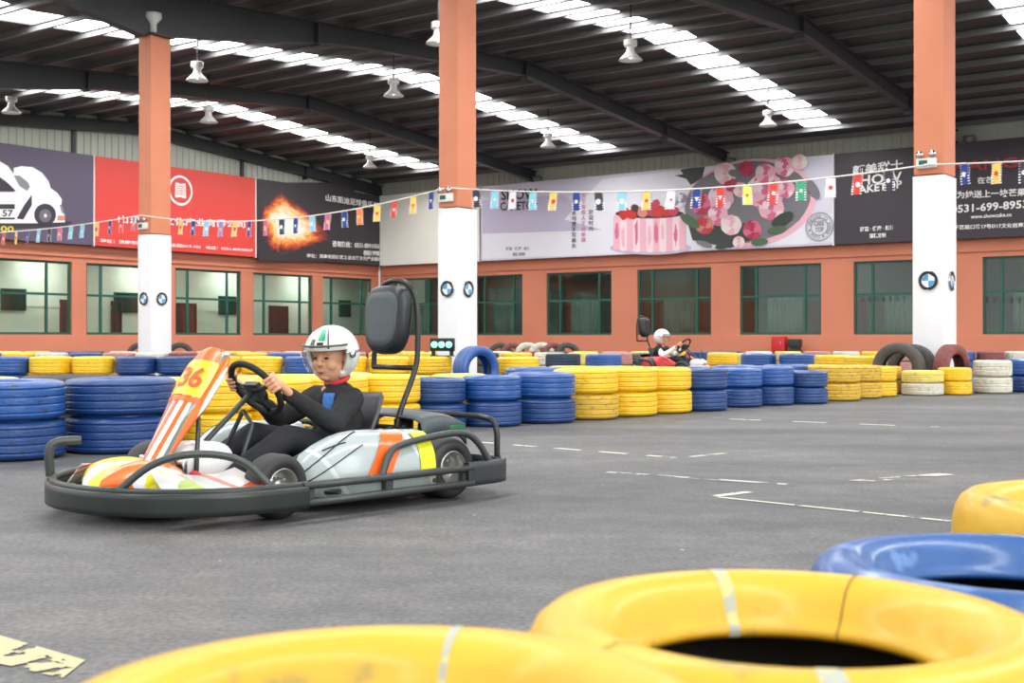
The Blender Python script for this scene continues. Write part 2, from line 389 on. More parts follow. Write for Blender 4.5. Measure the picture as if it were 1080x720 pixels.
line_marking((770, 442), (990, 450.5), .06, 'worn_white', (.3, .3))
line_marking((1000, 500), (900, 508), .1, 'faint_white')
mb = MB(); mb.add([(*floorpt(*p), .003) for p in ((-30, 662), (90, 697), (66, 716), (-30, 694))], [(0, 1, 2, 3)]); mb.build('line_marking', 'worn_yellow', floor)

SILL, WTOP = .86, 3.5
BW = [(405, 463), (500, 551), (576, 645), (672, 750), (780, 866), (900, 1001), (1036, 1140)]
LWN = [(-60, 76), (91, 172), (185, 254.5), (267, 330), (340.5, 392.5)]
backs = [(bw(a, 300)[0], bw(b, 300)[0]) for a, b in BW]
lefts = [(lw(a, 300)[0], lw(b, 300)[0]) for a, b in LWN]
# far wall
mb = MB(); TMAX = 46
mb.mat('orange_wall').box((0, 0, 0), (TMAX, .3, SILL)).box((0, 0, WTOP), (TMAX, .3, 7.4))
xs = [0]+[v for p in backs for v in p]+[TMAX]
for i in range(0, len(xs), 2): mb.box((xs[i], 0, SILL), (xs[i+1], .3, WTOP))
mb.box((0, -.10, 0), (TMAX, 0, SILL-.06)).box((0, -.06, WTOP+.18), (TMAX, 0, WTOP+.6))
mb.mat('cladding')
k = 0.0
while k < TMAX: mb.box((k, .0, 7.4), (k+.12, .3, 8.1)); mb.box((k+.12, .04, 7.4), (k+.3, .3, 8.1)); k += .3
tag(roombuild(mb, 'wall_back'), kind='structure')
mb = MB(); mb.mat('orange_wall').box((-.3, -42, 0), (0, 0, SILL)).box((-.3, -42, WTOP), (0, 0, 4.4))
ys = [-42]+[v for p in lefts for v in p]+[0]
for i in range(0, len(ys), 2): mb.box((-.3, ys[i], SILL), (0, ys[i+1], WTOP))
mb.box((0, -42, 0), (.10, 0, SILL-.06)).box((0, -42, WTOP+.18), (.06, 0, WTOP+.6))
mb.mat('cladding'); k = 0
while k < 42: mb.box((-.3, -k-.12, 4.4), (0, -k, 9.3)); mb.box((-.3, -k-.3, 4.4), (-.04, -k-.12, 9.3)); k += .3
mb.mat('rafter_steel')
for px in (-40, 76.5, 254.5, 150): y = lw(px, 100)[0]; mb.box((0, y-.07, 4.2), (.1, y+.07, 8.8))
tag(roombuild(mb, 'wall_left'), kind='structure')
# windows
def window(n, kind, a, b):
    fr, gl = MB(), MB()
    W = b-a; cuts = [a, a+W*.2, a+W*.8, b]; tz = SILL+(WTOP-SILL)*.55
    def bx(mm, u0, u1, z0, z1, d0, d1):
        if kind == 'back': mm.box((u0, d0, z0), (u1, d1, z1))
        else: mm.box((-d1, u0, z0), (-d0, u1, z1))
    fw = .042
    for u in cuts:
        uu = min(max(u, a+fw), b-fw); bx(fr, uu-fw, uu+fw, SILL, WTOP, .08, .16)
    for z in (SILL+fw, tz, WTOP-fw): bx(fr, a, b, z-fw, z+fw, .085, .155)
    bx(gl, a, b, SILL, WTOP, .118, .124)
    org = ((a+b)/2, .1, SILL) if kind == 'back' else (-.1, (a+b)/2, SILL)
    root = bpy.data.objects.new('window_%d' % n, None); C_.objects.link(root); root.location = R2W(*org); root.rotation_euler = (0, 0, -TH); tag(root, kind='structure')
    fr.build('window_frame', 'green_frame', root, org); gl.build('pane', 'window_glass', root, org)
n = 1
for a, b in backs: window(n, 'back', a, b); n += 1
for a, b in lefts: window(n, 'left', a, b); n += 1
# corridors behind the windows
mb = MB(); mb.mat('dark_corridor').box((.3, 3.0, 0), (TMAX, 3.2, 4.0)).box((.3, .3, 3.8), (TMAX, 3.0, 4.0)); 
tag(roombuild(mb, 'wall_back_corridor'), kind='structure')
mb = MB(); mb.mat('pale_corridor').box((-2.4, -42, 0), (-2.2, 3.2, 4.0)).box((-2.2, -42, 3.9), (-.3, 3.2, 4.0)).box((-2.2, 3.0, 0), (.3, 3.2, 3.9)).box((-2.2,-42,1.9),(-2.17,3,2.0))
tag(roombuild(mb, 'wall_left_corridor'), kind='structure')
dn = 1
def left_slab(name, pxs, m, z0, z1):
    global dn
    a, b = sorted((lw(pxs[0], 300, -2.2)[0], lw(pxs[1], 300, -2.2)[0]))
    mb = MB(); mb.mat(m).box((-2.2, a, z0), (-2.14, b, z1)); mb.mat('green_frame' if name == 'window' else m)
    for (p, q, r_, s_) in ((a-.05, a, z0, z1), (b, b+.05, z0, z1), (a-.05, b+.05, z1, z1+.05)): mb.box((-2.2, p, r_), (-2.1, q, s_))
    if name == 'door': mb.mat('chrome').box((-2.14, a+.08, 1.0), (-2.08, a+.14, 1.2))
    o = roombuild(mb, '%s_%d' % (name, dn+(20 if name == 'window' else 0)), None, None, (-2.2, a, 0)); dn += 1
    tag(o, kind='structure')
for p in ((64, 72), (186, 205), (284, 302), (118, 126)): left_slab('door', p, 'door_red', 0, 2.15)
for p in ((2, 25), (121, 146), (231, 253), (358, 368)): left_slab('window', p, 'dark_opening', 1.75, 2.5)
for (a, b) in backs[1:]:
    for f in (.25, .78):
        mb = MB(); t = a+(b-a)*f+.9; mb.mat('door_brown').box((t-.35, 2.94, 0), (t+.35, 3.0, 2.2)).box((t-.42, 2.9, 0), (t-.35, 3.0, 2.28)).box((t+.35, 2.9, 0), (t+.42, 3.0, 2.28)).mat('chrome').box((t-.28, 2.88, 1.0), (t-.22, 2.94, 1.2))
        tag(roombuild(mb, 'door_%d' % (dn+10), None, None, (t, 3, 0)), kind='structure'); dn += 1
words = ['behind the tall headrest', 'right of the middle column', 'second clear of the middle column', 'under the printed cake', 'under the printed roses', 'left of the right column', 'at the right edge']
for i, (a, b) in enumerate(backs):
    mb = MB(); pts = []; t = a+(b-a)*.3
    rings = []
    for j in range(61):
        tt = a+(b-a)*(.28+.44*j/60); yy = .55+.05*math.sin(j*.9); rings.append([(tt, yy, .45), (tt, yy, 2.28), (tt, yy+.01, 2.28), (tt, yy+.01, .45)])
    mb.loft(rings); 
    tag(roombuild(mb, 'curtain', 'curtain', None, (a, .5, .45)), 'grey-green pleated curtain in the window '+words[i], 'curtain', 'corridor curtains')
# fill lamps added to brighten the corridors seen through the windows
def added_fill_lamp(t, y, rot, e, label):
    r = roomthing('added_fill_lamp', label, 'lamp', t, y, 3.8, 'added corridor fill lamps')
    mb = MB()
    if rot: mb.box((-.06, -.6, 0), (.06, .6, .08))
    else: mb.box((-.6, -.06, 0), (.6, .06, .08))
    mb.build('housing', 'lamp_white', r)
    mb = MB(); mb.box((-.55, -.15, -.03), (.55, .15, 0)) if not rot else mb.box((-.15, -.55, -.03), (.15, .55, 0)); mb.build('fill_panel', 'fill_bright' if rot else 'fill_dim', r)
for i, y in enumerate((-3, -7.5, -12, -16.5, -21)): added_fill_lamp(-1.2, y, True, 150, 'added fill lamp in left corridor, %s window bay from the corner' % ['first', 'second', 'third', 'fourth', 'fifth'][i])
for i, t in enumerate((6, 14, 22, 30)): added_fill_lamp(t, 1.7, False, 20, 'added fill lamp in dark back corridor, %s from the corner' % ['first', 'second', 'third', 'fourth'][i])

# ------------------------------------------------------------ roof
SP = 13.6
def deck(s):
    s = s % (2*SP); return 8.05+.077*(s if s < SP else 2*SP-s)
SMAX = 49.0; SKY = [4.5, 13.5, 22.6, 31.5, 40.5]; SW = .66
mb = MB(); tt = [0]+[v for c in SKY for v in (c-SW, c+SW)]+[TMAX]
ss = [-.3, SP, 2*SP, 3*SP, SMAX]
for i in range(0, len(tt), 2):
    for a, b in zip(ss[:-1], ss[1:]):
        za, zb = deck(max(a, 0)), deck(b)
        mb.add([(tt[i], -a, za), (tt[i+1], -a, za), (tt[i+1], -b, zb), (tt[i], -b, zb), (tt[i], -a, za+.1), (tt[i+1], -a, za+.1), (tt[i+1], -b, zb+.1), (tt[i], -b, zb+.1)],
               [(0, 1, 2, 3), (7, 6, 5, 4), (0, 4, 5, 1), (1, 5, 6, 2), (2, 6, 7, 3), (3, 7, 4, 0)])
for c in SKY: mb.add([(c-SW-.02, .3, deck(0)+.005), (c+SW+.02, .3, deck(0)+.005), (c+SW+.02, -1.9, deck(1.9)+.005), (c-SW-.02, -1.9, deck(1.9)+.005)], [(0, 1, 2, 3)])
ceil = tag(roombuild(mb, 'ceiling', 'roof_deck', None, (0, 0, 8)), kind='structure')
for c in SKY:
    mb = MB()
    for a, b in zip([1.9]+ss[1:-1], ss[1:]):
        za, zb = deck(max(a, 0))+.04, deck(b)+.04
        mb.add([(c-SW, -a, za), (c+SW, -a, za), (c+SW, -b, zb), (c-SW, -b, zb)], [(0, 1, 2, 3)])
    o = mb.build('skylight', 'skylight', ceil, (0, 0, 8)); o['label'] = 'bright translucent roof strip'
s = .5
while s < SMAX:
    z = deck(s); mb = MB()
    mb.box((0.02, -s-.02, z-.14), (TMAX, -s+.02, z-.01)).box((0.02, -s-.02, z-.155), (TMAX, -s+.07, z-.14)).box((0.02, -s-.07, z-.02), (TMAX, -s+.02, z-.005))
    mb.build('purlin', 'purlin_steel', ceil, (0, 0, 8)); s += 1.36
names = ['along the left gable wall', 'first in from the left wall', 'crossing behind the left column head', 'passing over the middle column', 'over the right column', 'far right of the hall']
for i, t in enumerate((.16, 9.0, 18.0, 26.6, 34.6, 43.5)):
    mb = MB(); N = 36; lo = []; up = []
    for j in range(N+1):
        s = SMAX*j/N; q = s % (2*SP); dep = .42 if s < 9 else .42+.5*max(0, 1-abs(s-2*SP)/6.0); z = deck(s)-.17; up.append((-s, z)); lo.append((-s, z-dep))
    for j in range(N):
        (y0, a0), (y1, a1) = up[j], up[j+1]; (_, b0), (_, b1) = lo[j], lo[j+1]
        def hexa(x0, x1, p0, p1, q0, q1):
            mb.add([(x0, y0, p0), (x1, y0, p0), (x1, y1, p1), (x0, y1, p1), (x0, y0, q0), (x1, y0, q0), (x1, y1, q1), (x0, y1, q1)], [(0, 1, 2, 3), (4, 7, 6, 5), (0, 4, 5, 1), (2, 6, 7, 3), (1, 5, 6, 2), (3, 7, 4, 0)])
        hexa(t-.012, t+.012, b0, b1, a0, a1); hexa(t-.13, t+.13, b0-.02, b1-.02, b0, b1); hexa(t-.13, t+.13, a0-.02, a1-.02, a0, a1)
    for q in (5.0, 13.6, 22.2, 32.2, 40.8):
        z = deck(q)-.17; mb.box((t-.14, -q-.03, z-.58), (t+.14, -q+.03, z))
    tag(roombuild(mb, 'steel_rafter', 'rafter_steel', None, (t, 0, 7)), 'dark steel roof beam '+names[i], 'roof beam', 'steel roof beams')

# ------------------------------------------------------------ columns
COLS = [(162.5, 25.3, 'left', 2.88, 1.0), (482.5, 20.2, 'middle', 2.88, 1.0), (987, 17.3, 'right', 3.03, 1.07)]
colpos = []
def roundel(mb, M):
    mb.mat('black').lathe([(0, .0), (.15, .0), (.15, .018), (.14, .024), (.098, .024), (.098, .012), (0, .012)], 40, M, closed=False)
    for q in range(4):
        mb.mat('emblem_blue' if q % 2 else 'helmet_white')
        vs = [(0, 0, .016)]+[(.096*math.cos(q*PI/2+k*PI/16), .096*math.sin(q*PI/2+k*PI/16), .016) for k in range(9)]
        mb.add(vs, [tuple([0]+list(range(1, 10)))], M)
    mb.mat('chrome').lathe([(.096, .014), (.103, .014), (.103, .027), (.096, .027)], 40, M); mb.lathe([(.145, .0), (.153, .0), (.153, .026), (.145, .026)], 40, M)
mat('emblem_blue', '#3f9bd6', .35)
for px, F, nm, wz, ws in COLS:
    x = (px-540)/FPX*F; t, y = W2R(x, F+.05); colpos.append((t, y)); top = deck(-y)-.17-.93
    r = roomthing('concrete_column', 'square orange column with white wrapped base, %s of the three' % nm, 'column', t, y, 0, 'hall columns')
    hx, hy = .2*ws, .25*ws
    mb = MB(); mb.box((-hx, -hy, wz+.02), (hx, hy, top), bev=.012); mb.build('shaft', 'orange_column', r)
    mb = MB(); mb.box((-hx-.012, -hy-.012, 0), (hx+.012, hy+.012, wz), bev=.012); mb.build('white_wrap', 'white_wrap', r)
    mb = MB(); mb.box((-.3, -.3, top), (.3, .3, top+.03)); mb.build('cap_plate', 'rafter_steel', r)
    for k in (0, 1):
        mb = MB(); zc = 1.55
        M = Matrix.Translation((0, -hy-.012, zc)) @ Matrix.Rotation(PI/2, 4, 'X') if k == 0 else Matrix.Translation((hx+.012, 0, zc)) @ Matrix.Rotation(PI/2, 4, 'Z') @ Matrix.Rotation(PI/2, 4, 'X')
        M = M @ Matrix.Scale(.92, 4)
        roundel(mb, M); o = mb.build('round_emblem', None, r); o['label'] = 'round black emblem with blue and white quarters'
    # emergency light fixed to the face towards the track
    e = roomthing('emergency_light', 'white twin-head emergency light on the %s column' % nm, 'emergency light', t-.02, y-hy-.0, wz+.1, 'emergency lights')
    mb = MB(); mb.box((-.14, -.07, 0), (.14, 0, .14), bev=.015); mb.build('housing', 'lamp_white', e)
    mb = MB(); mb.mat('green_frame').box((-.1, -.074, .04), (.02, -.07, .11)); mb.build('sign_plate', None, e)
    for sx in (-.09, .09):
        mb = MB(); M = Matrix.Translation((sx, -.05, .19)) @ Matrix.Rotation(PI/2, 4, 'X'); mb.lathe([(0, -.03), (.03, -.02), (.052, .03), (.052, .04), (0, .035)], 20, M, closed=False); mb.build('lamp_head', 'chrome', e)
# pipe heads at the eaves
for i, px in enumerate((565, 765, 1020)):
    t = (9.0, 18.0, 26.9)[i]
    mb = MB(); mb.lathe([(0, 0), (.07, 0), (.07, .35), (.2, .5), (.2, .62), (0, .62)], 16, Matrix.Translation((t+.25, -.25, 7.0)), closed=False)
    tag(roombuild(mb, 'downpipe_head', 'purlin_steel', None, (t+.25, -.25, 7.0)), 'grey rainwater funnel pipe under the eaves, %s from the left' % ['first', 'second', 'third'][i], 'downpipe', 'rainwater funnels')
    # pipe carries down behind the banner
tl, yl = colpos[0]
mb = MB(); mb.lathe([(0, 0), (.07, 0), (.07, .3), (.17, .42), (.17, .52), (0, .52)], 16, Matrix.Translation((tl+.08, yl-.1, deck(-yl)-1.14)), closed=False)
tag(roombuild(mb, 'downpipe_head', 'lamp_white', None, (tl, yl, 7)), 'pale rainwater funnel on the left column head', 'downpipe')
mb = MB(); mb.tube([(.12, -.12, 0), (.12, -.12, 7.4)], .05, 10); tag(roombuild(mb, 'corner_pipe', 'lamp_white', None, (.12, -.12, 0)), 'white vertical pipe in the hall corner', 'pipe')

# ------------------------------------------------------------ high bay lamps
lampn = 0
for px, py, lab in ((208, 78, 'nearest, right of the left column head'), (415, 95, 'left of the middle column'), (12, 113, 'at the left edge'), (220, 123, 'lower pair, right of the left column'),
                    (390, 172, 'farthest, above the flaming ball banner'), (578, 150, 'above the cake banner'), (665, 56, 'beside the bright roof strip, upper right'), (810, 127, 'above the roses banner'), (462, 38, 'half hidden by the middle column')):
    F = 6.72*FPX/(HY-py); x = (px-540)/FPX*F; t, y = W2R(x, F)
    r = roomthing('high_bay_lamp', 'white bell-shaped hanging lamp, '+lab, 'lamp', t, y, 7.3, 'high bay lamps')
    mb = MB(); mb.lathe([(.08, .36), (.09, .33), (.10, .20), (.15, .14), (.27, .02), (.28, 0), (.265, 0), (.14, .12), (.09, .19), (.08, .33), (.06, .35)], 28, None); mb.build('shade', 'lamp_white', r)
    mb = MB(); mb.lathe([(0, .33), (.15, .33), (.16, .35), (.16, .45), (.15, .47), (0, .47)], 20, None, closed=False); mb.build('gear_box', 'lamp_white', r)
    mb = MB(); mb.tube([(0, 0, .46), (0, 0, deck(-y)-7.3)], .02, 6); mb.build('stem', 'grey_tube', r)
    mb = MB(); mb.ball((0, 0, .14), (.06, .06, .1)); mb.build('bulb', 'white_light', r)

# ------------------------------------------------------------ banners
for nm, c in dict(ban_purple='#5e5468', ban_red='#e0463e', ban_black='#37333a', ban_white='#eceadf', ban_cake='#d4d2e0', ban_dark='#39333a', ink_white='#f5f3f0', ink_grey='#6f6a74', ink_pink='#cf8fa8',
                  ink_dark='#2c2b30', pr_white='#f4f4f6', pr_shadow='#3a3440', pr_yellow='#e8d23a', pr_lav='#c4bcd4', pr_pale='#e6e6ee', pr_pink1='#f0b7c4', pr_pink2='#dc6f90', pr_pink3='#b5304f', pr_pink4='#f6dbe0', pr_rose='#c2405c',
                  pr_green='#4d6a4c', pr_darkgreen='#3b443e', pr_grey='#8d8a92', pr_straw='#c8342c', pr_choc='#46332f', pr_cream='#f2e6dc', pr_peach='#d88a7a', pr_tan='#7c7a80', ink_red='#9c2f38').items():
    mat(nm, c, .5, var=.02, vs=1)
def wallpt(kind, px, py, d):
    if kind == 'b': t, z = bw(px, py); return (t, -d, z)
    y, z = lw(px, py); return (d, y, z)
def art(mb, kind, pts, layer, m, uvc=None):
    mb.mat(m); mb.add([wallpt(kind, x, y, .36+.008*layer) for x, y in pts], [tuple(range(len(pts)))])
def ell(cx, cy, rx, ry, n=28, rot=0, wob=0, seed=0):
    rnd = random.Random(seed); o = []
    for i in range(n):
        a = 2*PI*i/n; k = 1+wob*(rnd.random()-.5); x, y = rx*k*math.cos(a), ry*k*math.sin(a)
        o.append((cx+x*math.cos(rot)-y*math.sin(rot), cy+x*math.sin(rot)+y*math.cos(rot)))
    return o
BZ0, BZ1 = 4.12, 7.40
def banner(kind, px0, px1, m, label, edge=True):
    if kind == 'b':
        a, b = bw(px0, 200)[0], bw(px1, 200)[0]; org = ((a+b)/2, -.3, BZ0)
    else:
        a, b = lw(px0, 200)[0], lw(px1, 200)[0]; org = (.3, (a+b)/2, BZ0)
    r = roomthing('banner', label, 'banner', *org, group='wall banners'); fr, pn = MB(), MB()
    def bx(mm, u0, u1, z0, z1, d0, d1):
        if kind == 'b': mm.box((u0, -d1, z0), (u1, -d0, z1))
        else: mm.box((d0, u0, z0), (d1, u1, z1))
    bx(pn, a+.02, b-.02, BZ0, BZ1, .30, .35); pn.build('sheet', m, r, org)
    for z in (BZ0+.05, (BZ0+BZ1)/2, BZ1-.1): bx(fr, a, b, z, z+.06, .24, .30)
    u = a
    for k in range(4): bx(fr, a+(b-a)*k/3-.03, a+(b-a)*k/3+.03, BZ0, BZ1, 0, .30)
    fr.build('frame', 'grey_tube', r, org)
    tr = MB(); bx(tr, b-.05, b, BZ0-.03, BZ1+.03, .30, .38); tr.build('edge_strip', 'lamp_white', r, org)
    return r, org
def lettering(mb, kind, s, px0, px1, ytop0, ytop1, h, m, layer=3, sp=1.0):
    """text between px0 and px1 on a wall; py of top at both ends, h pixel height"""
    if kind == 'b':
        a, z1 = bw(px0, ytop0); _, z0 = bw(px0, ytop0+h); b, z1b = bw(px1, ytop1)
        text_into(mb, s, a, b, z0, z1, lambda x, z: (x, -(.36+.008*layer), z+(z1b-z1)*(x-a)/(b-a)), m, sp)
    else:
        a, z1 = lw(px0, ytop0); _, z0 = lw(px0, ytop0+h); b, z1b = lw(px1, ytop1)
        text_into(mb, s, a, b, z0, z1, lambda x, z: (.36+.008*layer, x, z+(z1b-z1)*(x-a)/(b-a)), m, sp)
# purple car banner
r, org = banner('l', -75, 93.5, 'ban_purple', 'purple banner with a white race car, left of the red banner')
mb = MB()
art(mb, 'l', [(-60, 245), (66, 239), (70, 234), (-60, 228)], 0, 'pr_shadow'); art(mb, 'l', [(-70, 262), (-70, 212), (93, 206), (93, 259.5)], -.5, 'pr_tan_purple') if 'pr_tan_purple' in MATS else None
art(mb, 'l', [(-60, 235), (-60, 190), (-30, 178), (-8, 170), (2, 176), (8, 184), (8, 178), (16, 176), (28, 177), (38, 183), (45, 192), (47, 199), (54, 204), (59, 211), (58, 217), (62, 228), (62, 235), (30, 236), (0, 236)], 1, 'pr_white')
art(mb, 'l', [(8, 186), (14, 186), (23, 193), (25, 198), (22, 202), (14, 197)], 2, 'pr_grey'); art(mb, 'l', [(-30, 192), (-6, 188), (2, 194), (10, 202), (8, 203), (-30, 203)], 2, 'pr_shadow')
art(mb, 'l', [(11, 231), (19, 217), (27, 206), (27, 217), (18, 232)], 2, 'pr_shadow'); art(mb, 'l', [(-12, 216), (9, 216), (9, 221), (-12, 221)], 2, 'pr_shadow')
art(mb, 'l', [(-12, 230), (9, 230), (9, 232), (-12, 232)], 2, 'pr_shadow')
art(mb, 'l', ell(41, 227, 11.5, 11.5), 2, 'pr_shadow'); art(mb, 'l', ell(41, 228, 6.5, 7), 3, 'ink_grey'); art(mb, 'l', ell(41, 228, 1.6, 2), 4, 'pr_white')
for k in range(5): a = 2*PI*k/5; art(mb, 'l', [(41+1.5*math.cos(a+.4), 228+1.5*math.sin(a+.4)), (41+6.2*math.cos(a), 228+6.6*math.sin(a)), (41+1.5*math.cos(a-.4), 228+1.5*math.sin(a-.4))], 4, 'pr_grey')
art(mb, 'l', [(54, 228), (62, 228), (62, 233), (54, 233)], 2, 'pr_peach'); art(mb, 'l', [(56, 216), (59, 218), (61, 227), (58, 224)], 3, 'pr_grey')
mb.build('print', None, r, org)
mb = MB(); lettering(mb, 'l', '57', -4, 7, 222, 222, 7, 'pr_shadow', 3); lettering(mb, 'l', '00', -6, 8, 238.5, 239, 6.5, 'pr_yellow', 3); mb.build('lettering', None, r, org)
# red banner
r, org = banner('l', 94, 264, 'ban_red', 'red banner with a round white book emblem and white lettering')
mb = MB(); y0, z0 = lw(184, 201.5); 
def lcirc(cy, cz, r0, r1, lay, m, nseg=40):
    mb.mat(m); o = []
    n = nseg; vs = [(.36+.008*lay, cy+rr*math.cos(2*PI*i/n), cz+rr*math.sin(2*PI*i/n)) for i in range(n) for rr in (r0, r1)]
    mb.add(vs, [(2*i, 2*i+1, (2*i+3) % (2*n), (2*i+2) % (2*n)) for i in range(n)])
lcirc(y0, z0, .50, .59, 1, 'ink_white')
for k in range(2):
    sgn = 1; mb.mat('ink_white')
    w_ = .26
mb.add([(.37, y0+a, z0+b) for a, b in ((-.27, -.27), (-.22, -.30), (0, -.26), (.22, -.30), (.27, -.27), (.25, .27), (.2, .30), (0, .26), (-.2, .30), (-.25, .27))], [tuple(range(10))])
mb.mat('ban_red')
for k in range(5): mb.add([(.385, y0+a, z0-.17+.08*k+b) for a, b in ((-.2, 0), (.2, 0), (.2, .025), (-.2, .025))], [(0, 1, 2, 3)])
mb.build('emblem', None, r, org)
mb = MB(); lettering(mb, 'l', '山东书香文化产业有限公司', 118, 252, 227, 233, 9, 'ink_white'); lettering(mb, 'l', '地址：济南市历城区文化产业园D17-101   电话：0531-88910567', 99, 260, 252, 262.5, 4.2, 'ink_white'); mb.build('lettering', None, r, org)
# black flaming ball banner
r, org = banner('l', 265, 399, 'ban_black', 'black banner with a flaming football and white lettering')
mb = MB()
def flame(mb, cx, cy, rx, ry, layer, uvs):
    pass
# picture of the burning ball as a fine grid with its own uv
def uvgrid(kind, x0, x1, y0, y1, layer, m, uvf, name, r, org, keep=None):
    nx, ny = 24, 16; vs = []; uv = []
    for j in range(ny+1):
        for i in range(nx+1):
            px, py = x0+(x1-x0)*i/nx, y0+(y1-y0)*j/ny; vs.append(wallpt(kind, px, py, .36+.008*layer)); uv.append(uvf(px, py))
    fs = [(j*(nx+1)+i, j*(nx+1)+i+1, (j+1)*(nx+1)+i+1, (j+1)*(nx+1)+i) for j in range(ny) for i in range(nx)]
    mb = MB(); mb.add(vs, fs); ob = mb.build(name, m, r, org); me = ob.data; l = me.uv_layers.new(name='UVMap')
    for lp in me.loops: l.data[lp.index].uv = uv[lp.vertex_index]
    return ob
def fuv(px, py):
    dx, dy = (px-295)/30, (py-236)/34
    if dx > 0: dy = dy-.25*dx; dx *= .62; dy *= 1+.9*max(0, dx)
    return (dx, dy)
uvgrid('l', 267, 368, 193, 276, .5, 'fireball_print', fuv, 'print', r, org)
mb = MB(); lettering(mb, 'l', '山东凯迪足球俱乐部', 337, 393, 205, 214, 7.5, 'ink_white'); lettering(mb, 'l', '咨询热线：0531-88910567', 344, 396, 254, 257, 6.5, 'ink_white')
lettering(mb, 'l', '88819986', 377, 396, 264, 265, 5.5, 'ink_white'); lettering(mb, 'l', '地址：济南市历城区工业北路文化产业园内', 317, 396, 267.5, 271.5, 4.5, 'ink_white'); mb.build('lettering', None, r, org)
# blank white banner
r, org = banner('b', 404, 511, 'ban_white', 'blank white banner between the corner and the cake banner')
# cake and roses banner
r, org = banner('b', 512, 883.5, 'ban_cake', 'long lilac banner with strawberry cake and pink roses')
mb = MB()
art(mb, 'b', [(514, 273.5), (514, 247), (700, 240), (882, 226), (882, 256), (700, 266.5)], 0, 'pr_pale'); art(mb, 'b', [(514, 247), (514, 212), (600, 206), (640, 243)], 0, 'pr_lav'); art(mb, 'b', [(600, 232), (640, 190), (760, 176), (760, 236), (640, 243)], .2, 'pr_pale')
# cake
art(mb, 'b', ell(691, 262, 43, 7), 1, 'pr_lav')
for k in range(11):
    x0 = 652+k*6.9; x1 = x0+7.3; c0 = ((k-5)/5.5)**2; tp = 228+1*c0*0-((x0-652)/75)*2; bt = 266-3*c0
    art(mb, 'b', [(x0, tp+1.5*((k*7) % 3)*.5), (x0+3.5, tp-2), (x1, tp+1), (x1, bt), (x0+3.5, bt+1), (x0, bt)], 2+.1*(k % 2), 'pr_pink4' if k % 2 else 'pr_pink1')
    art(mb, 'b', ell(x0+3.4, 245+((k*5) % 7), 1.9, 9+(k*3) % 5, 12, 0, .6, k), 2.6, 'pr_pink2' if k % 3 == 0 else 'pr_pink1')
art(mb, 'b', ell(690, 226, 36, 5), 3, 'pr_choc')
for k, (x, y, a, b, m) in enumerate(((663, 225, 5, 8, 'pr_straw'), (671, 227, 6, 5, 'pr_straw'), (676, 221, 6, 4, 'pr_choc'), (683, 224, 6, 6, 'pr_peach'), (692, 222, 8, 6, 'pr_rose'), (700, 224, 6, 7, 'pr_straw'), (708, 224, 5, 7, 'pr_straw'), (716, 223, 6, 5, 'pr_rose'), (697, 215, 4, 4, 'pr_rose'), (688, 217, 4, 3, 'pr_choc'))):
    art(mb, 'b', ell(x, y, a, b, 14, .3*k, .25, k), 3.6+.1*k, m)
# paper wrap behind the roses
art(mb, 'b', [(722, 180), (735, 178), (748, 177), (745, 190), (733, 196)], 1, 'pr_darkgreen'); art(mb, 'b', [(716, 186), (738, 183), (746, 187), (730, 190)], 1.2, 'pr_darkgreen')
art(mb, 'b', ell(795, 215, 70, 46, 36, -.15), 1, 'pr_pink1'); art(mb, 'b', ell(793, 214, 66, 42, 36, -.15, .03), 1.5, 'pr_tan'); art(mb, 'b', [(730, 236), (735, 254), (775, 262), (806, 250), (800, 236)], 1.6, 'pr_darkgreen')
def rose(cx, cy, rad, cols, seed):
    rnd = random.Random(seed); lay = 4+seed*.12
    for ring in range(4):
        rr = rad*(1-.24*ring); n = 7-ring
        for k in range(n):
            a = 2*PI*k/n+ring*.6+rnd.random()*.3; px, py = cx+rr*.55*math.cos(a), cy+rr*.55*math.sin(a)
            art(mb, 'b', ell(px, py, rr*.52, rr*.36, 12, a+PI/2, .15, seed*31+ring*7+k), lay+ring*.4+.02*k, cols[(ring+k) % len(cols)])
    art(mb, 'b', ell(cx, cy, rad*.2, rad*.18, 10), lay+1.9, cols[-1])
P1 = ('pr_pink1', 'pr_pink4', 'pr_pink2'); P2 = ('pr_pink2', 'pr_rose', 'pr_pink3'); P3 = ('pr_cream', 'pr_pink4', 'pr_pink1'); P4 = ('pr_rose', 'pr_pink3', 'pr_ink' if 'pr_ink' in MATS else 'pr_rose')
for i, (x, y, rd, c) in enumerate(((745, 216, 13, P2), (765, 210, 15, P1), (762, 228, 12, P1), (748, 238, 11, ('pr_peach', 'pr_straw', 'pr_rose')), (776, 238, 12, P3), (798, 243, 11, P2), (812, 203, 22, P1), (818, 220, 15, P1), (833, 200, 11, P1), (792, 179, 9, P4), (812, 184, 12, P1), (832, 177, 12, P1), (848, 172, 9, P3), (770, 184, 13, P3), (776, 196, 8, P4), (786, 201, 9, P3), (722, 212, 9, ('pr_grey', 'pr_lav', 'pr_pale')), (784, 256, 7, P3))): rose(x, y, rd, c, i)
for i, (x, y, a, b, ro) in enumerate(((733, 234, 12, 5, .6), (780, 184, 7, 4, .2), (830, 232, 13, 6, -.5), (824, 243, 10, 4, -.2), (748, 258, 9, 3, .3), (768, 260, 9, 3, -.2), (806, 256, 9, 4, -.1), (862, 200, 12, 5, 1.0))):
    art(mb, 'b', ell(x, y, a, b, 12, ro), 8+.1*i, ('pr_green', 'pr_tan', 'pr_darkgreen')[i % 3])
mb.build('print', None, r, org)
mb = MB()
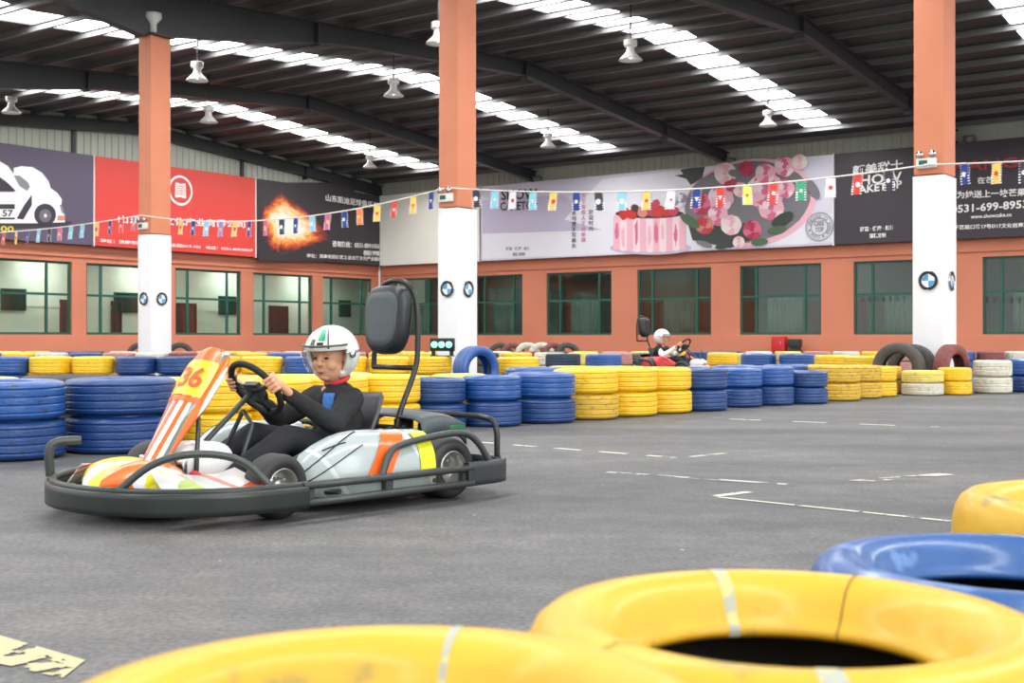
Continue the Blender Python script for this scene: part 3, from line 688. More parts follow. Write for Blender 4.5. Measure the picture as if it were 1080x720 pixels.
lettering(mb, 'b', 'SHOW', 534, 572, 201, 199.5, 11, 'ink_dark'); lettering(mb, 'b', 'CAKETOP', 533, 572, 214, 212.5, 9, 'ink_dark'); lettering(mb, 'b', '甜蜜 · 健康 · 颜值', 539, 565, 261, 260.5, 3.5, 'ink_grey'); lettering(mb, 'b', '蛋糕定制', 546, 559, 267, 266.5, 3.5, 'ink_grey')
for x, s_, m, y0 in ((608, '美食与爱不可辜负', 'ink_grey', 217), (618, '天下有情人终成眷属', 'ink_pink', 205), (626, '甜蜜时光', 'ink_grey', 222)):
    for k, ch in enumerate(s_): lettering(mb, 'b', ch, x, x+5, y0+k*5.8, y0+k*5.8, 4.6, m)
# round stamp
def bring(cx, cy, r0, r1, lay, m, n=44):
    t, z = bw(cx, cy); mb.mat(m)
    mb.add([(t+rr*math.cos(2*PI*i/n), -(.36+.008*lay), z+rr*math.sin(2*PI*i/n)) for i in range(n) for rr in (r0, r1)], [(2*i, 2*i+1, (2*i+3) % (2*n), (2*i+2) % (2*n)) for i in range(n)])
bring(869, 240, .50, .53, 10, 'ink_grey'); bring(869, 240, .30, .33, 10, 'ink_grey'); bring(869, 240, .45, .46, 10, 'ink_grey')
lettering(mb, 'b', 'CAKE', 863.5, 874, 234, 233, 5.5, 'ink_grey', 10); lettering(mb, 'b', 'TOP', 864.5, 873.5, 241, 240, 5, 'ink_grey', 10)
t0, z0 = bw(869, 240)
for k, ch in enumerate('CREATED TO SHARE · CAKE · '):
    a = PI-.2-k*2*PI/26
    if ch == ' ': continue
    ca, sa = math.cos(a), math.sin(a); cx_, cz_ = t0+.385*ca, z0+.385*sa
    text_into(mb, ch, -.035, .035, -.045, .045, lambda x, z: (cx_+x*sa+z*ca, -(.36+.08), cz_-x*ca+z*sa), 'ink_grey')
mb.build('lettering', None, r, org)
# black cake shop banners
r, org = banner('b', 884.5, 984, 'ban_dark', 'dark banner with white shop name, left of right column')
mb = MB(); lettering(mb, 'b', '颜美甜士', 903, 956, 176, 169, 11, 'ink_white'); lettering(mb, 'b', 'SHOW', 903, 955, 187, 182, 10.5, 'ink_white'); lettering(mb, 'b', 'CAKETOP', 902, 955, 198.5, 191, 8, 'ink_white')
lettering(mb, 'b', '甜蜜 · 健康 · 颜值', 911, 947, 240, 238, 5, 'ink_white'); lettering(mb, 'b', '蛋糕定制', 921, 938, 247, 246, 5, 'ink_white'); mb.build('lettering', None, r, org)
r, org = banner('b', 985, 1150, 'ban_dark', 'dark banner with white telephone number, right of right column')
mb = MB(); lettering(mb, 'b', 'MANGO', 1006, 1098, 172, 165, 11, 'ink_red'); lettering(mb, 'b', '在芒！', 1034, 1054, 188, 187, 7, 'ink_white'); lettering(mb, 'b', '专为她送上一块芒果', 1004, 1085, 203, 199.5, 8, 'ink_white')
lettering(mb, 'b', '0531-699-8953', 1007, 1087, 217.5, 211.5, 8.5, 'ink_white'); lettering(mb, 'b', 'www.showcake.cn', 1027, 1070, 227.5, 225, 4, 'ink_white'); lettering(mb, 'b', '历下区窑口路17号D17文化创意产业园', 1004, 1100, 238.5, 235, 4.8, 'ink_white'); mb.build('lettering', None, r, org)
for x in (734, 753, 760): pass

# ------------------------------------------------------------ bunting
FC = dict(cy='#8fd0e4', nv='#27418e', or_='#f08a4a', rd='#e2483c', yl='#f0cf6a', pk='#d76a9a', bk='#3b3a44', wh='#e9e9ee', gn='#3fa97a', vi='#a78acb', lm='#e8e26a')
for k, c in FC.items(): mat('flag_'+k, c, .7)
ends = [R2W(9.7, -26.8), R2W(*colpos[0]), R2W(*colpos[1]), R2W(*colpos[2]), R2W(42, -26.5)]
zs = [3.3, 3.27, 3.2, 3.18, 3.3]; sag = [.12, .30, .20, .2]
flags = [[(4, 'rd'), (17, 'yl'), (29, 'nv'), (41, 'cy'), (52, 'bk'), (63, 'pk'), (75, 'cy'), (87, 'cy'), (102, 'yl'), (116, 'nv'), (128, 'rd'), (141, 'vi')],
         [(191, 'yl'), (204, 'nv'), (218, 'cy'), (233, 'vi'), (248, 'yl'), (263, 'nv'), (280, 'pk'), (297, 'bk'), (312, 'nv'), (329, 'cy'), (346, 'pk'), (363, 'nv'), (379, 'or_'), (398, 'yl'), (416, 'rd'), (436, 'yl'), (455, 'nv')],
         [(502, 'bk'), (522, 'cy'), (541, 'wh'), (562, 'cy'), (584, 'yl'), (608, 'nv'), (631, 'bk'), (656, 'cy'), (682, 'yl'), (708, 'wh'), (735, 'nv'), (760, 'rd'), (788, 'lm'), (816, 'rd'), (845, 'gn'), (876, 'wh'), (905, 'rd'), (937, 'bk')],
         [(1017, 'nv'), (1051, 'yl'), (1080, 'bk'), (1112, 'cy')]]
blab = ['left of the left column', 'between left and middle columns', 'between middle and right columns', 'right of the right column']
for si in range(4):
    A, B = ends[si].copy(), ends[si+1].copy(); d = (B-A); d.z = 0; L = d.length; d.normalize(); off = Vector((d.y, -d.x, 0))*.34
    if off.y > 0: off = -off
    A += off; B += off; A.z, B.z = zs[si], zs[si+1]
    def cur(f): p = A.lerp(B, f); p.z -= sag[si]*4*f*(1-f); return p
    r = thing('bunting', 'string of small coloured pennant flags '+blab[si], 'bunting', A, 0, 'flag strings')
    mb = MB(); mb.tube([cur(i/40)-A for i in range(41)], .012, 6); mb.build('cord', 'cord', r)
    for px, c in flags[si]:
        q = (px-540)/FPX; f = (A.x-q*A.y)/((A.x-B.x)-q*(A.y-B.y)); p = cur(f)-A
        mb = MB(); wv = random.uniform(-.5, .5); e = d.copy(); e.rotate(Matrix.Rotation(wv*.5, 3, 'Z')); nn = Vector((e.y, -e.x, 0)); nn = nn if nn.y < 0 else -nn
        W, H = .066, .29; tilt = random.uniform(-.03, .03)
        def q4(x0, x1, z0, z1, o): 
            return [p+e*x0+nn*o+Vector((0, 0, z0))+e*tilt*(z0/-.3), p+e*x1+nn*o+Vector((0, 0, z0))+e*tilt*(z0/-.3), p+e*x1+nn*(o+.02*math.sin(z1*20))+Vector((0, 0, z1))+e*tilt*(z1/-.3), p+e*x0+nn*(o+.02*math.sin(z1*20))+Vector((0, 0, z1))+e*tilt*(z1/-.3)]
        mb.mat('flag_'+c).add(q4(-W, W, -.01, -H, .0), [(0, 1, 2, 3)])
        mb.mat('flag_wh')
        for k in range(8):
            z = -.02-k*.036
            for sx in (-1, 1): mb.add(q4(sx*W, sx*(W-.022), z, z-.018, .006), [(0, 1, 2, 3)]); mb.add(q4(sx*W, sx*(W+.012), z, z-.018, .002), [(0, 1, 2, 3)])
        mb.mat('flag_'+('wh' if c in ('nv', 'bk', 'rd', 'cy', 'gn') else ('rd' if c in ('yl', 'wh', 'lm') else 'yl')))
        cen = p+Vector((0, 0, -.15))+nn*.012; rr = random.choice((.03, .036, .042)); sh = random.choice((3, 4, 12))
        mb.add([cen+e*rr*math.cos(2*PI*i/sh+.5)+Vector((0, 0, rr*1.1*math.sin(2*PI*i/sh+.5))) for i in range(sh)], [tuple(range(sh))])
        mb.build('flag', None, r)

# ------------------------------------------------------------ tyres
def tyre_profile(bead=.60, grooves=4, fine=True):
    """unit radius, unit width (z 0..1)"""
    o = []
    # outer tread from bottom to top
    o += [(.90, .03), (.955, .06), (.985, .11)]
    n = grooves
    for k in range(n):
        z = .2+.6*k/(n-1) if n > 1 else .5
        o += [(.999, z-.045), (.998, z-.016), (.982, z-.009), (.982, z+.009), (.998, z+.016), (.999, z+.045)]
    o += [(.985, .89), (.955, .94), (.90, .97), (.84, .99), (.76, .985), (.69, .95), (.64, .90), (bead+.01, .86), (bead-.01, .83), (bead+.01, .80)]
    o += [(.72, .84), (.86, .82), (.92, .7), (.93, .5), (.92, .3), (.86, .18), (.72, .16), (bead+.01, .20), (bead-.01, .17), (bead+.01, .14), (.64, .10), (.69, .05), (.76, .015), (.84, .01)]
    return o
MESH = {}
def paint_inside(ob, r0, dark):
    me = ob.data; me.materials.append(MATS[dark])
    for p in me.polygons:
        c = p.center; rr = math.hypot(c.x, c.y)
        if rr < r0(c.z) or False: p.material_index = 1
def tyre_mesh(m, lod):
    k = (m, lod)
    if k not in MESH:
        mb = MB(); mb.lathe(tyre_profile(.60 if lod != 'near' else .55), {'far': 28, 'mid': 56, 'near': 96}[lod]); ob = mb.build('tyre', m); MESH[k] = ob.data; bpy.data.objects.remove(ob)
    return MESH[k]
NT = [0]
def tyre(x, y, z, R, Wd, m, label, group, lod='mid', rot=None):
    ob = bpy.data.objects.new('tyre', tyre_mesh(m, lod)); C_.objects.link(ob)
    ob.location = (x, y, z); ob.scale = (R, R, Wd); ob.rotation_euler = rot if rot else (random.uniform(-.008, .008), random.uniform(-.008, .008), random.uniform(0, 6.28))
    return tag(ob, label, 'tyre', group)
ORD = ['first', 'second', 'third', 'fourth', 'fifth', 'sixth', 'seventh', 'eighth', 'ninth', 'tenth', 'eleventh', 'twelfth', 'thirteenth', 'fourteenth', 'fifteenth', 'sixteenth', 'seventeenth', 'eighteenth', 'nineteenth', 'twentieth',
       'twenty-first', 'twenty-second', 'twenty-third', 'twenty-fourth', 'twenty-fifth', 'twenty-sixth', 'twenty-seventh', 'twenty-eighth', 'twenty-ninth', 'thirtieth', 'thirty-first', 'thirty-second', 'thirty-third', 'thirty-fourth', 'thirty-fifth', 'thirty-sixth', 'thirty-seventh', 'thirty-eighth', 'thirty-ninth', 'fortieth']
CN = {'tyre_yellow': 'bright yellow', 'tyre_old_yellow': 'worn ochre yellow', 'tyre_pale_yellow': 'faded pale yellow', 'tyre_blue': 'blue', 'tyre_deep_blue': 'deep blue', 'tyre_navy': 'dark navy', 'tyre_white': 'scuffed white', 'tyre_pink': 'faded pink', 'tyre_dark': 'dark grey', 'tyre_red_brown': 'red-brown'}
Y, OY, PY_, B, DB, NV, W_, PK, DK, RB = 'tyre_yellow', 'tyre_old_yellow', 'tyre_pale_yellow', 'tyre_blue', 'tyre_deep_blue', 'tyre_navy', 'tyre_white', 'tyre_pink', 'tyre_dark', 'tyre_red_brown'
PLACED = []
def stack(x, y, R, hs, cols, rowname, i, group, lod='mid'):
    z = 0
    PLACED.append((x, y, R))
    for k, c in enumerate(cols):
        h = hs
        jx, jy = (random.uniform(-.008, .008), random.uniform(-.008, .008)) if k else (0, 0)
        word = ('lower', 'upper')[k] if len(cols) == 2 else 'single'
        tyre(x+jx, y+jy, z, R, h*.985, c, '%s %s tyre, %s stack from left, %s' % (word, CN[c], ORD[i], rowname), group, lod); z += h

# front barrier row, left to right
front = []   # (px centre, bottom y, total height, lower colour, upper colour)
def fx(px, by, rad): F = CAMZ*FPX/(by-HY)+rad; return ((px-540)/FPX*F, F)
A0 = fx(12, 488, .33); B0 = fx(128, 480, .36)
S1 = fx(460, 453, .30)
pos = [(A0, .325, .49, DB, B), (B0, .36, .49, DB, DB)]
# yellow run between the big blue tyres and the first blue stack right of the kart
for k in range(1, 5):
    f = k/5.0; q = (B0[0]+.12+(S1[0]-B0[0]-.12)*f, B0[1]+.10+(S1[1]-B0[1]-.10)*f); pos.append((q, .270, .46, Y, Y))
for px, by, h, lo, up in ((460, 453, .42, DB, DB), (519, 451, .434, DB, B), (571, 447, .446, DB, B), (618, 443, .47, OY, Y), (660, 439.6, .47, Y, Y), (700, 436.5, .46, Y, Y), (738, 434, .442, DB, DB), (776, 430, .425, DB, B),
                          (812, 428, .438, DB, B), (848, 426.5, .377, DB, DB), (880, 423, .425, OY, OY), (904, 420.5, .41, OY, OY), (921, 418.5, .385, Y, Y), (940, 416.5, .375, OY, OY), (973, 417.5, .325, W_, PY_), (1009, 414.6, .36, Y, Y), (1047, 415.5, .45, W_, W_), (1086, 414, .465, DB, B)):
    pos.append((fx(px, by, .29), .30, h, lo, up))
def autor(P, r):
    m = 9
    return r
P = [p[0] for p in pos]
for i, (q, r_, h, lo, up) in enumerate(pos):
    ds = [math.dist(q, P[j]) for j in (i-1, i+1) if 0 <= j < len(P)]
    R = r_
    if i > 5: R = min(.305, max(.20, min(ds)*.5-.001))
    R = {19: .235, 20: .265, 21: .215, 22: .25}.get(i, R); q = {19: (5.0, 16.4), 21: (5.86, 16.12)}.get(i, q)
    stack(q[0], q[1], R, h/2, (lo, up), 'front barrier row', i, 'front barrier row of tyres')
    pos[i] = (q, R, h, lo, up)
def red_dab(q, R, h):
    pass
# second rank directly behind the front row
second = []
cols2 = [(PY_, PY_), (NV, DK), (Y, PY_), (Y, PY_), (Y, Y), (Y, PY_), (Y, PY_), (Y, PY_), (B, B), (B, B), (Y, Y), (Y, Y), (Y, Y), (Y, B), (B, B), (B, B), (B, B), (Y, Y), (Y, Y), (Y, PY_), (Y, W_), (W_, W_), None, None, None]
i2 = 0
for i in range(len(pos)-4):
    q = Vector(pos[i][0]); a = Vector(pos[max(0, i-1)][0]); b = Vector(pos[min(len(pos)-1, i+1)][0]); d = (b-a).normalized(); n = Vector((-d.y, d.x)); n = n if n.y > 0 else -n
    R2 = pos[i][1]*.97; p = q+n*(pos[i][1]+R2+.02)
    if any(math.dist(p, (x, y)) < R2+R_-.01 for x, y, R_ in PLACED) or cols2[i] is None: continue
    if math.dist(p, (6.02, 17.3)) < .8: continue
    lo, up = cols2[i]; stack(p.x, p.y, R2, pos[i][2]/2, (lo, up), 'second barrier row', i2, 'second barrier row of tyres', 'far'); i2 += 1
# third row, further over the track
rows3 = [(-34.5, B), (10, B), (54.5, Y), (99, Y), (143.5, DB), (188, DB), (232.5, Y), (277, Y), (321.5, B), (366, Y), (410.5, Y), (455, Y)]
i3 = 0
for px, c in rows3:
    F = 16.9; stack((px-540)/FPX*F, F, .286, .248, (c, c), 'third barrier row', i3, 'third barrier row of tyres', 'far'); i3 += 1
for px, F, c in ((546, 16.9, Y), (594, 20.6, NV), (637, 20.0, B), (800, 20.6, B), (841, 20.3, B)):
    stack((px-540)/FPX*F, F, .30, .245, (c, c), 'third barrier row', i3, 'third barrier row of tyres', 'far'); i3 += 1
# far rows
def far_row(F0, F1, px0, px1, n, cols, name, h=.24):
    k = 0
    for i in range(n):
        f = i/(n-1); F = F0+(F1-F0)*f; x = ((px0+(px1-px0)*f)-540)/FPX*F
        c = cols[i % len(cols)]
        if any(math.dist((x, F), (a, b)) < .3+R_ for a, b, R_ in PLACED): continue
        if any(math.dist((x, F), tuple(R2W(*cp)[:2])) < .66 for cp in colpos): continue
        stack(x, F, .295, h, (c, c), name, k, name.replace('row', 'row of tyres'), 'far'); k += 1
far_row(22.6, 22.6, -15, 650, 20, [B, Y, W_, DB, PK, W_, RB, PK, Y, B, B, PK, Y, Y, Y, DK, Y, W_, PY_, PK], 'fourth barrier row', .24)
far_row(22.6, 17.6, 762, 945, 12, [Y, Y, PY_, B, DB, Y, Y, Y, W_, Y, Y, Y], 'fifth barrier row')
far_row(27.2, 27.2, 8, 1075, 36, [PY_, Y, DB, NV, W_, PY_, PK, W_, Y, PK, W_, B, RB, W_, Y, PY_, DK, W_, RB, DK, Y, PK], 'farthest barrier row', .225)

# upright loose tyres
def upright(px, F, R, Wd, m, yaw, label, lean=0.0):
    x = (px-540)/FPX*F; d = Vector((math.cos(yaw), math.sin(yaw), 0))
    ob = tyre(x-d.x*Wd/2, F-d.y*Wd/2, R*1.0, R, Wd, m, label, 'loose upright tyres')
    ob.rotation_mode = 'QUATERNION'; ob.rotation_quaternion = d.to_track_quat('Z', 'Y'); return ob
upright(948, 16.60, .34, .24, DK, math.radians(-125), 'dark grey tyre standing upright, left of the right column base')
upright(962, 16.95, .33, .2, DK, math.radians(-125), 'dark grey tyre upright, behind the other grey tyre by right column')
upright(1004, 16.62, .33, .22, RB, math.radians(-50), 'red-brown tyre standing upright, right of the right column base')
upright(502, 16.4, .32, .27, B, math.radians(-50), 'blue tyre standing upright under the middle column')
for i, (px, m) in enumerate(((148, DK), (190, DK), (528, DK), (540, RB), (556, W_), (571, W_), (583, RB), (598, DK))):
    upright(px, 29.0, .32, .2, m, math.radians(-70-10*(i % 3)), '%s tyre standing upright at the far end, %s from left' % (CN[m], ORD[i]))

# foreground tyres
def near_tyre(x, y, ztop, R, Wd, m, label):
    r = thing('tyre', label, 'tyre', (x, y, ztop-Wd), 0, 'large near tyres')
    pr = [(a*R, b*Wd) for a, b in NEARP]
    mb = MB(); mb.lathe(pr, 112); ob = mb.build('casing', m, r); ob.data.materials.append(MATS['black_rubber'])
    for p in ob.data.polygons:
        k = p.index % len(pr)
        if 24 <= k <= 33: p.material_index = 1
    return r
NEARP = [(.90, .0), (.955, .05), (.985, .13), (.995, .25), (.985, .27), (.985, .29), (.998, .31), (1.0, .5), (.988, .52), (.988, .54), (.998, .56), (.993, .75), (.975, .86), (.94, .94), (.89, .985), (.82, 1.0), (.75, .985), (.69, .94), (.655, .88), (.63, .82), (.61, .79), (.59, .77), (.575, .74), (.59, .71),
         (.62, .72), (.80, .82), (.90, .74), (.93, .5), (.90, .26), (.80, .18), (.66, .26), (.59, .29), (.575, .26), (.59, .23), (.63, .18), (.655, .12), (.69, .06), (.75, .015), (.82, 0)]
def band(r, R, Wd, a0, a1, m, name, off=.0008):
    seq = NEARP[7:24]; prof = []
    for i, (a, b) in enumerate(seq):
        dx, dz = (1, 0) if i < 6 else ((0, 1) if i < 11 else (-.6, .6)); prof.append((a*R+dx*off, b*Wd+dz*off))
    mb = MB(); mb.lathe(prof, 4, None, closed=False, a0=a0, a1=a1); o = mb.build(name, m, r); return o
ZT = CAMZ-.285
nearlist = [(829, 1.27, ZT, .278, 'near_yellow', 'near_yellow', 'large yellow tyre in front, right of the other near yellow one, open centre'),
            (398, .965, ZT, .29, 'near_yellow', 'near_yellow', 'nearest yellow tyre cut off by the bottom edge of the picture'),
            (1067, 1.76, CAMZ-.32, .29, 'near_blue', 'near_blue', 'large blue tyre behind the big yellow one, lower right'),
            (1181, 2.22, ZT, .29, 'near_yellow', 'near_yellow', 'yellow tyre at the right edge behind the near blue one')]
for i, (px, F, zt, R, m, ml, lab) in enumerate(nearlist):
    x = (px-540)/FPX*F; Wd = zt/2-.002
    r = near_tyre(x, F, zt, R, Wd, m, lab+', on top'); near_tyre(x+.004, F, zt/2-.002, R, Wd, ml, lab.replace('large', 'lower').replace('nearest', 'bottom')+', underneath')
    if i == 0:
        band(r, R, Wd, 1.68, 1.76, 'mark_grey', 'paint_mark'); band(r, R, Wd, 4.60, 4.70, 'mark_grey', 'paint_mark'); band(r, R, Wd, .98, .99, 'mark_dark', 'split_line', .001); band(r, R, Wd, 3.75, 3.762, 'mark_dark', 'split_line', .001)
    if i == 1: band(r, R, Wd, 1.33, 1.37, 'mark_grey', 'paint_mark')

# ------------------------------------------------------------ kart
def build_kart(label, loc, rotz, fancy=True):
    r = thing('go_kart', label, 'go-kart', loc, rotz, 'go-karts')
    # floor pan and frame
    mb = MB(); mb.loft([[(x, y, z) for x, y in ((-.62, -.30), (-.62, .30), (.1, .30), (.45, .24), (.78, .2), (.78, -.2), (.45, -.24), (.1, -.30))] for z in (.045, .052)]); mb.build('floor_pan', 'dark_plastic', r)
    mb = MB()
    for s in (-1, 1):
        mb.tube([(-.92, s*.30, .10), (-.6, s*.32, .07), (0, s*.31, .06), (.34, s*.26, .06), (.72, s*.2, .06), (.9, s*.17, .10)], .015, 8, smoothpath=2)
        mb.tube([(-.45, s*.31, .07), (-.45, s*.6, .10)], .012, 8); mb.tube([(.1, s*.31, .07), (.1, s*.6, .10)], .012, 8); mb.tube([(.34, s*.26, .07), (.34, s*.42, .125)], .014, 8)
    for x in (-.85, -.3, .2, .7): mb.tube([(x, -.28 if x < .5 else -.2, .065), (x, .28 if x < .5 else .2, .065)], .013, 8)
    mb.build('chassis_frame', 'dark_tube', r)
    # bumpers: thick plastic strip round the front, twin rails on the sides, strip at the rear
    fr = [(.30, .635, .1), (.42, .64, .1), (.62, .61, .1), (.80, .50, .1), (.93, .33, .1), (1.0, .12, .1), (1.0, -.12, .1), (.93, -.33, .1), (.80, -.50, .1), (.62, -.61, .1), (.42, -.64, .1), (.30, -.635, .1)]
    mb = MB(); mb.tube(fr, .02, 16, smoothpath=2, flat=(.018, .046)); mb.tube([(p[0]-.012, p[1]*.985, .148) for p in fr], .016, 10, smoothpath=2); mb.build('front_bumper', 'bumper_green', r)
    for s in (-1, 1):
        mb = MB()
        for z in (.075, .145): mb.tube([(.32, s*.633, z), (-.1, s*.64, z), (-.66, s*.64, z)], .017, 10)
        for x in (-.62, -.15, .28): mb.box((x-.02, s*.615-.01, .07), (x+.02, s*.615+.02, .15))
        mb.build('side_bumper', 'grey_tube', r)
        mb = MB(); mb.tube([(-.10, s*.635, .14), (-.16, s*.62, .25), (-.24, s*.60, .28), (-.62, s*.58, .315), (-.72, s*.6, .28), (-.80, s*.63, .14)], .016, 10, smoothpath=2); mb.build('side_hoop', 'grey_tube', r)
        if s > 0: mb = MB(); mb.tube([(.93, s*.26, .15), (.84, s*.31, .24), (.74, s*.37, .285), (.60, s*.43, .285), (.50, s*.50, .25), (.45, s*.60, .15)], .016, 10, smoothpath=2); mb.build('front_hoop', 'grey_tube', r)
    mb = MB(); mb.tube([(-.62, .635, .115), (-.84, .635, .115), (-.94, .58, .115), (-.965, .45, .115), (-.965, -.45, .115), (-.94, -.58, .115), (-.84, -.635, .115), (-.62, -.635, .115)], .02, 16, smoothpath=2, flat=(.018, .055)); mb.build('rear_bumper', 'dark_plastic', r)
    mb = MB(); mb.tube([(-.95, .52, .14), (-.95, .52, .32), (-.94, .47, .36), (-.92, .2, .365), (-.92, -.2, .365), (-.94, -.47, .36), (-.95, -.52, .32), (-.95, -.52, .14)], .015, 10, smoothpath=1); mb.build('rear_hoop', 'dark_tube', r)
    mb = MB(); mb.tube([(.86, -.44, .15), (.87, -.44, .27), (.84, -.43, .30), (.74, -.40, .30)], .02, 10, smoothpath=2); mb.build('front_post', 'grey_tube', r)
    # nose cone
    rings = []
    for k in range(9):
        f = k/8; x = .62+.33*f; hw = (.29, .30, .305, .31, .31, .30, .27, .21, .10)[k]; zt = (.235, .245, .25, .25, .245, .235, .21, .175, .12)[k]
        rg = []
        for j in range(21):
            a = PI*j/20; yy = hw*math.cos(a); zz = .075+(zt-.075)*(math.sin(a)**.55)*(1-.12*(abs(math.cos(a)) < .3)); rg.append((x-.10*abs(math.cos(a))**2*f, yy, zz))
        rings.append(rg)
    mb = MB(); mb.loft(rings, closed=False); o = mb.build('nose_cone', 'nose_livery', r); md = o.modifiers.new('s', 'SOLIDIFY'); md.thickness = .008
    # front side panels between nose and front wheels
    for s in (-1, 1):
        mb = MB(); mb.loft([[(x, s*y0, z0), (x, s*y1, z1), (x, s*(y1-.005), z1-.012), (x, s*(y0+.01), z0-.01)] for x, y0, z0, y1, z1 in ((.80, .28, .21, .44, .10), (.72, .30, .205, .52, .10), (.62, .31, .19, .575, .11), (.52, .32, .19, .60, .12), (.44, .33, .21, .59, .15))]); mb.build('side_fairing', 'side_livery', r)
    # front number panel
    def prow(x, z, hw, bow):
        n = Vector((.83, 0, .55)); return [Vector((x, 0, z))+Vector((0, hw*c, 0))-n*bow*(c*c) for c in [-1+2*i/10 for i in range(11)]]
    secs = [(.70, .16, .075, .03), (.665, .22, .085, .035), (.61, .31, .10, .04), (.55, .41, .125, .045), (.50, .49, .15, .05), (.45, .57, .16, .05), (.40, .645, .155, .05), (.365, .69, .13, .045), (.34, .705, .10, .04)]
    mb = MB(); mb.loft([prow(*s) for s in secs], closed=False); o = mb.build('front_panel', 'panel_livery', r); md = o.modifiers.new('s', 'SOLIDIFY'); md.thickness = .012; md.offset = -1
    def off(p, d): return p+Vector((.83, 0, .55))*d
    pl = [(.49, .505, .118, .03), (.45, .57, .128, .033), (.405, .637, .125, .033), (.395, .652, .115, .03)]
    mb = MB(); mb.loft([[off(p, .005) for p in prow(*s)] for s in pl], closed=False); o = mb.build('number_plate', 'yellow_plate', r); o['label'] = 'yellow plate with red number 36'
    mb = MB(); mb.loft([[off(p, .004) for p in prow(*s)] for s in [(.395, .652, .14, .05), (.365, .69, .12, .045), (.335, .706, .09, .04)]], closed=False); mb.build('panel_cap', 'orange_paint', r)
    mb = MB(); mb.loft([[off(p, .004) for p in prow(*s)] for s in [(.505, .48, .125, .036), (.492, .502, .13, .036)]], closed=False); mb.build('panel_trim', 'orange_paint', r)
    mb = MB(); c0 = Vector((.445, 0, .578)); upv = Vector((-.42, 0, .73)).normalized(); nn = Vector((.83, 0, .55)).normalized()
    text_into(mb, '36', -.062, .092, -.05, .05, lambda x, z: tuple(c0+Vector((0, x, 0))+upv*z+nn*(.009-.033*(x/.125)**2)), 'num_red'); o = mb.build('number', None, r)
    # side pods
    for s in (-1, 1):
        rings = []
        for k in range(12):
            f = k/11; x = .20-.66*f; kk = math.sin(PI*min(1, (f+.04)*1.9)/2)**.6; h = .05+.235*kk*(1-.12*f); yo = .33+.26*kk; yi = .36
            rg = []
            for j in range(15):
                a = PI*j/14; cy, cw = (yo+yi)/2-.02, (yo-yi)/2+.03; rg.append((x, s*(cy+cw*math.cos(a)), .07+h*(math.sin(a)**.6)))
            rings.append(rg)
        mb = MB(); mb.loft(rings, closed=True); mb.build('side_pod', 'pod_livery', r)
        # orange and yellow bands printed on the pod
        for (f0, f1, m, sl) in ((.62, .82, 'orange_paint', .26), (.86, 1.0, 'lime_paint', .0)):
            rr = []
            for q in range(7):
                f = f0+(f1-f0)*q/6; rg = []
                for j in range(0, 12):
                    a = .06+1.12*j/11; ff = min(1.0, max(0, f-sl*(1-math.sin(a)))) if sl else f
                    x = .20-.66*(ff); kk = math.sin(PI*min(1, (ff+.04)*1.9)/2)**.6; h = .05+.235*kk*(1-.12*ff); yo = .33+.26*kk; cy, cw = (yo+.36)/2-.02, (yo-.36)/2+.03
                    rg.append((x, s*(cy+(cw+.004)*math.cos(a)), .073+(h+.002)*(math.sin(a)**.6)))
                rr.append(rg)
            mb = MB(); mb.loft(rr, closed=False); mb.build('pod_band', m, r)
        mb = MB()
        for f0, a0_, f1, a1_ in ((.02, .5, .42, 1.35), (.05, .2, .40, .75), (.16, 1.0, .30, .95)):
            pts = []
            for q in range(9):
                f = f0+(f1-f0)*q/8; a = a0_+(a1_-a0_)*q/8; x = .20-.66*f; kk = math.sin(PI*min(1, (f+.04)*1.9)/2)**.6; h = .05+.235*kk*(1-.12*f); yo = .33+.26*kk; cy, cw = (yo+.36)/2-.02, (yo-.36)/2+.03
                pts.append((x, s*(cy+cw*math.cos(a)), .072+h*(math.sin(a)**.6)))
            mb.tube(pts, .003, 6)
        mb.build('pod_line', 'black', r)
    # wheels
    def wheel(x, y, R, Wd, steer=0.0):
        s = 1 if y > 0 else -1
        w_ = bpy.data.objects.new('wheel', None); C_.objects.link(w_); w_.parent = r; w_.location = (x, y, R); w_.rotation_euler = (0, 0, steer)
        M = Matrix.Rotation(-s*PI/2, 4, 'X')
        pr = [(R*.60, -Wd/2+.01), (R*.72, -Wd/2), (R*.88, -Wd/2+.004), (R*.96, -Wd/2+.018), (R, -Wd/2+.035), (R, Wd/2-.035), (R*.96, Wd/2-.018), (R*.88, Wd/2-.004), (R*.72, Wd/2), (R*.60, Wd/2-.01), (R*.56, Wd/2-.02), (R*.56, -Wd/2+.02)]
        mb = MB(); mb.lathe(pr, 44, M); mb.build('tyre', 'slick_rubber', w_)
        pr = [(R*.57, Wd/2-.012), (R*.55, Wd/2-.006), (R*.50, Wd/2-.02), (R*.47, Wd/2-.05), (R*.42, .0), (R*.2, .01), (R*.2, .035), (0, .035), (0, -.02), (R*.42, -.02), (R*.5, -Wd/2+.02), (R*.57, -Wd/2+.012)]
        mb = MB(); mb.lathe(pr, 36, M, closed=False)
        for k in range(5): a = 2*PI*k/5; mb.lathe([(0, .022), (.008, .022), (.008, .008)], 8, M @ Matrix.Translation((R*.31*math.cos(a), R*.31*math.sin(a), 0)), closed=False)
        mb.build('rim', 'rim_metal', w_)
    for s in (-1, 1): wheel(.34, s*.475, .135, .13, .05); wheel(-.60, s*.48, .142, .20)
    mb = MB(); mb.tube([(-.60, -.42, .142), (-.60, .42, .142)], .02, 12); mb.tube([(.34, -.42, .135), (.34, -.28, .08), (.34, .28, .08), (.34, .42, .135)], .012, 8); mb.build('axle', 'chrome', r)
    # seat
    rings = []
    path = [(-.02, .13, .16, .03), (-.12, .10, .18, .07), (-.25, .085, .19, .11), (-.36, .10, .195, .14), (-.45, .18, .195, .13), (-.50, .28, .19, .11), (-.535, .38, .18, .08), (-.56, .45, .16, .05), (-.57, .475, .12, .03)]
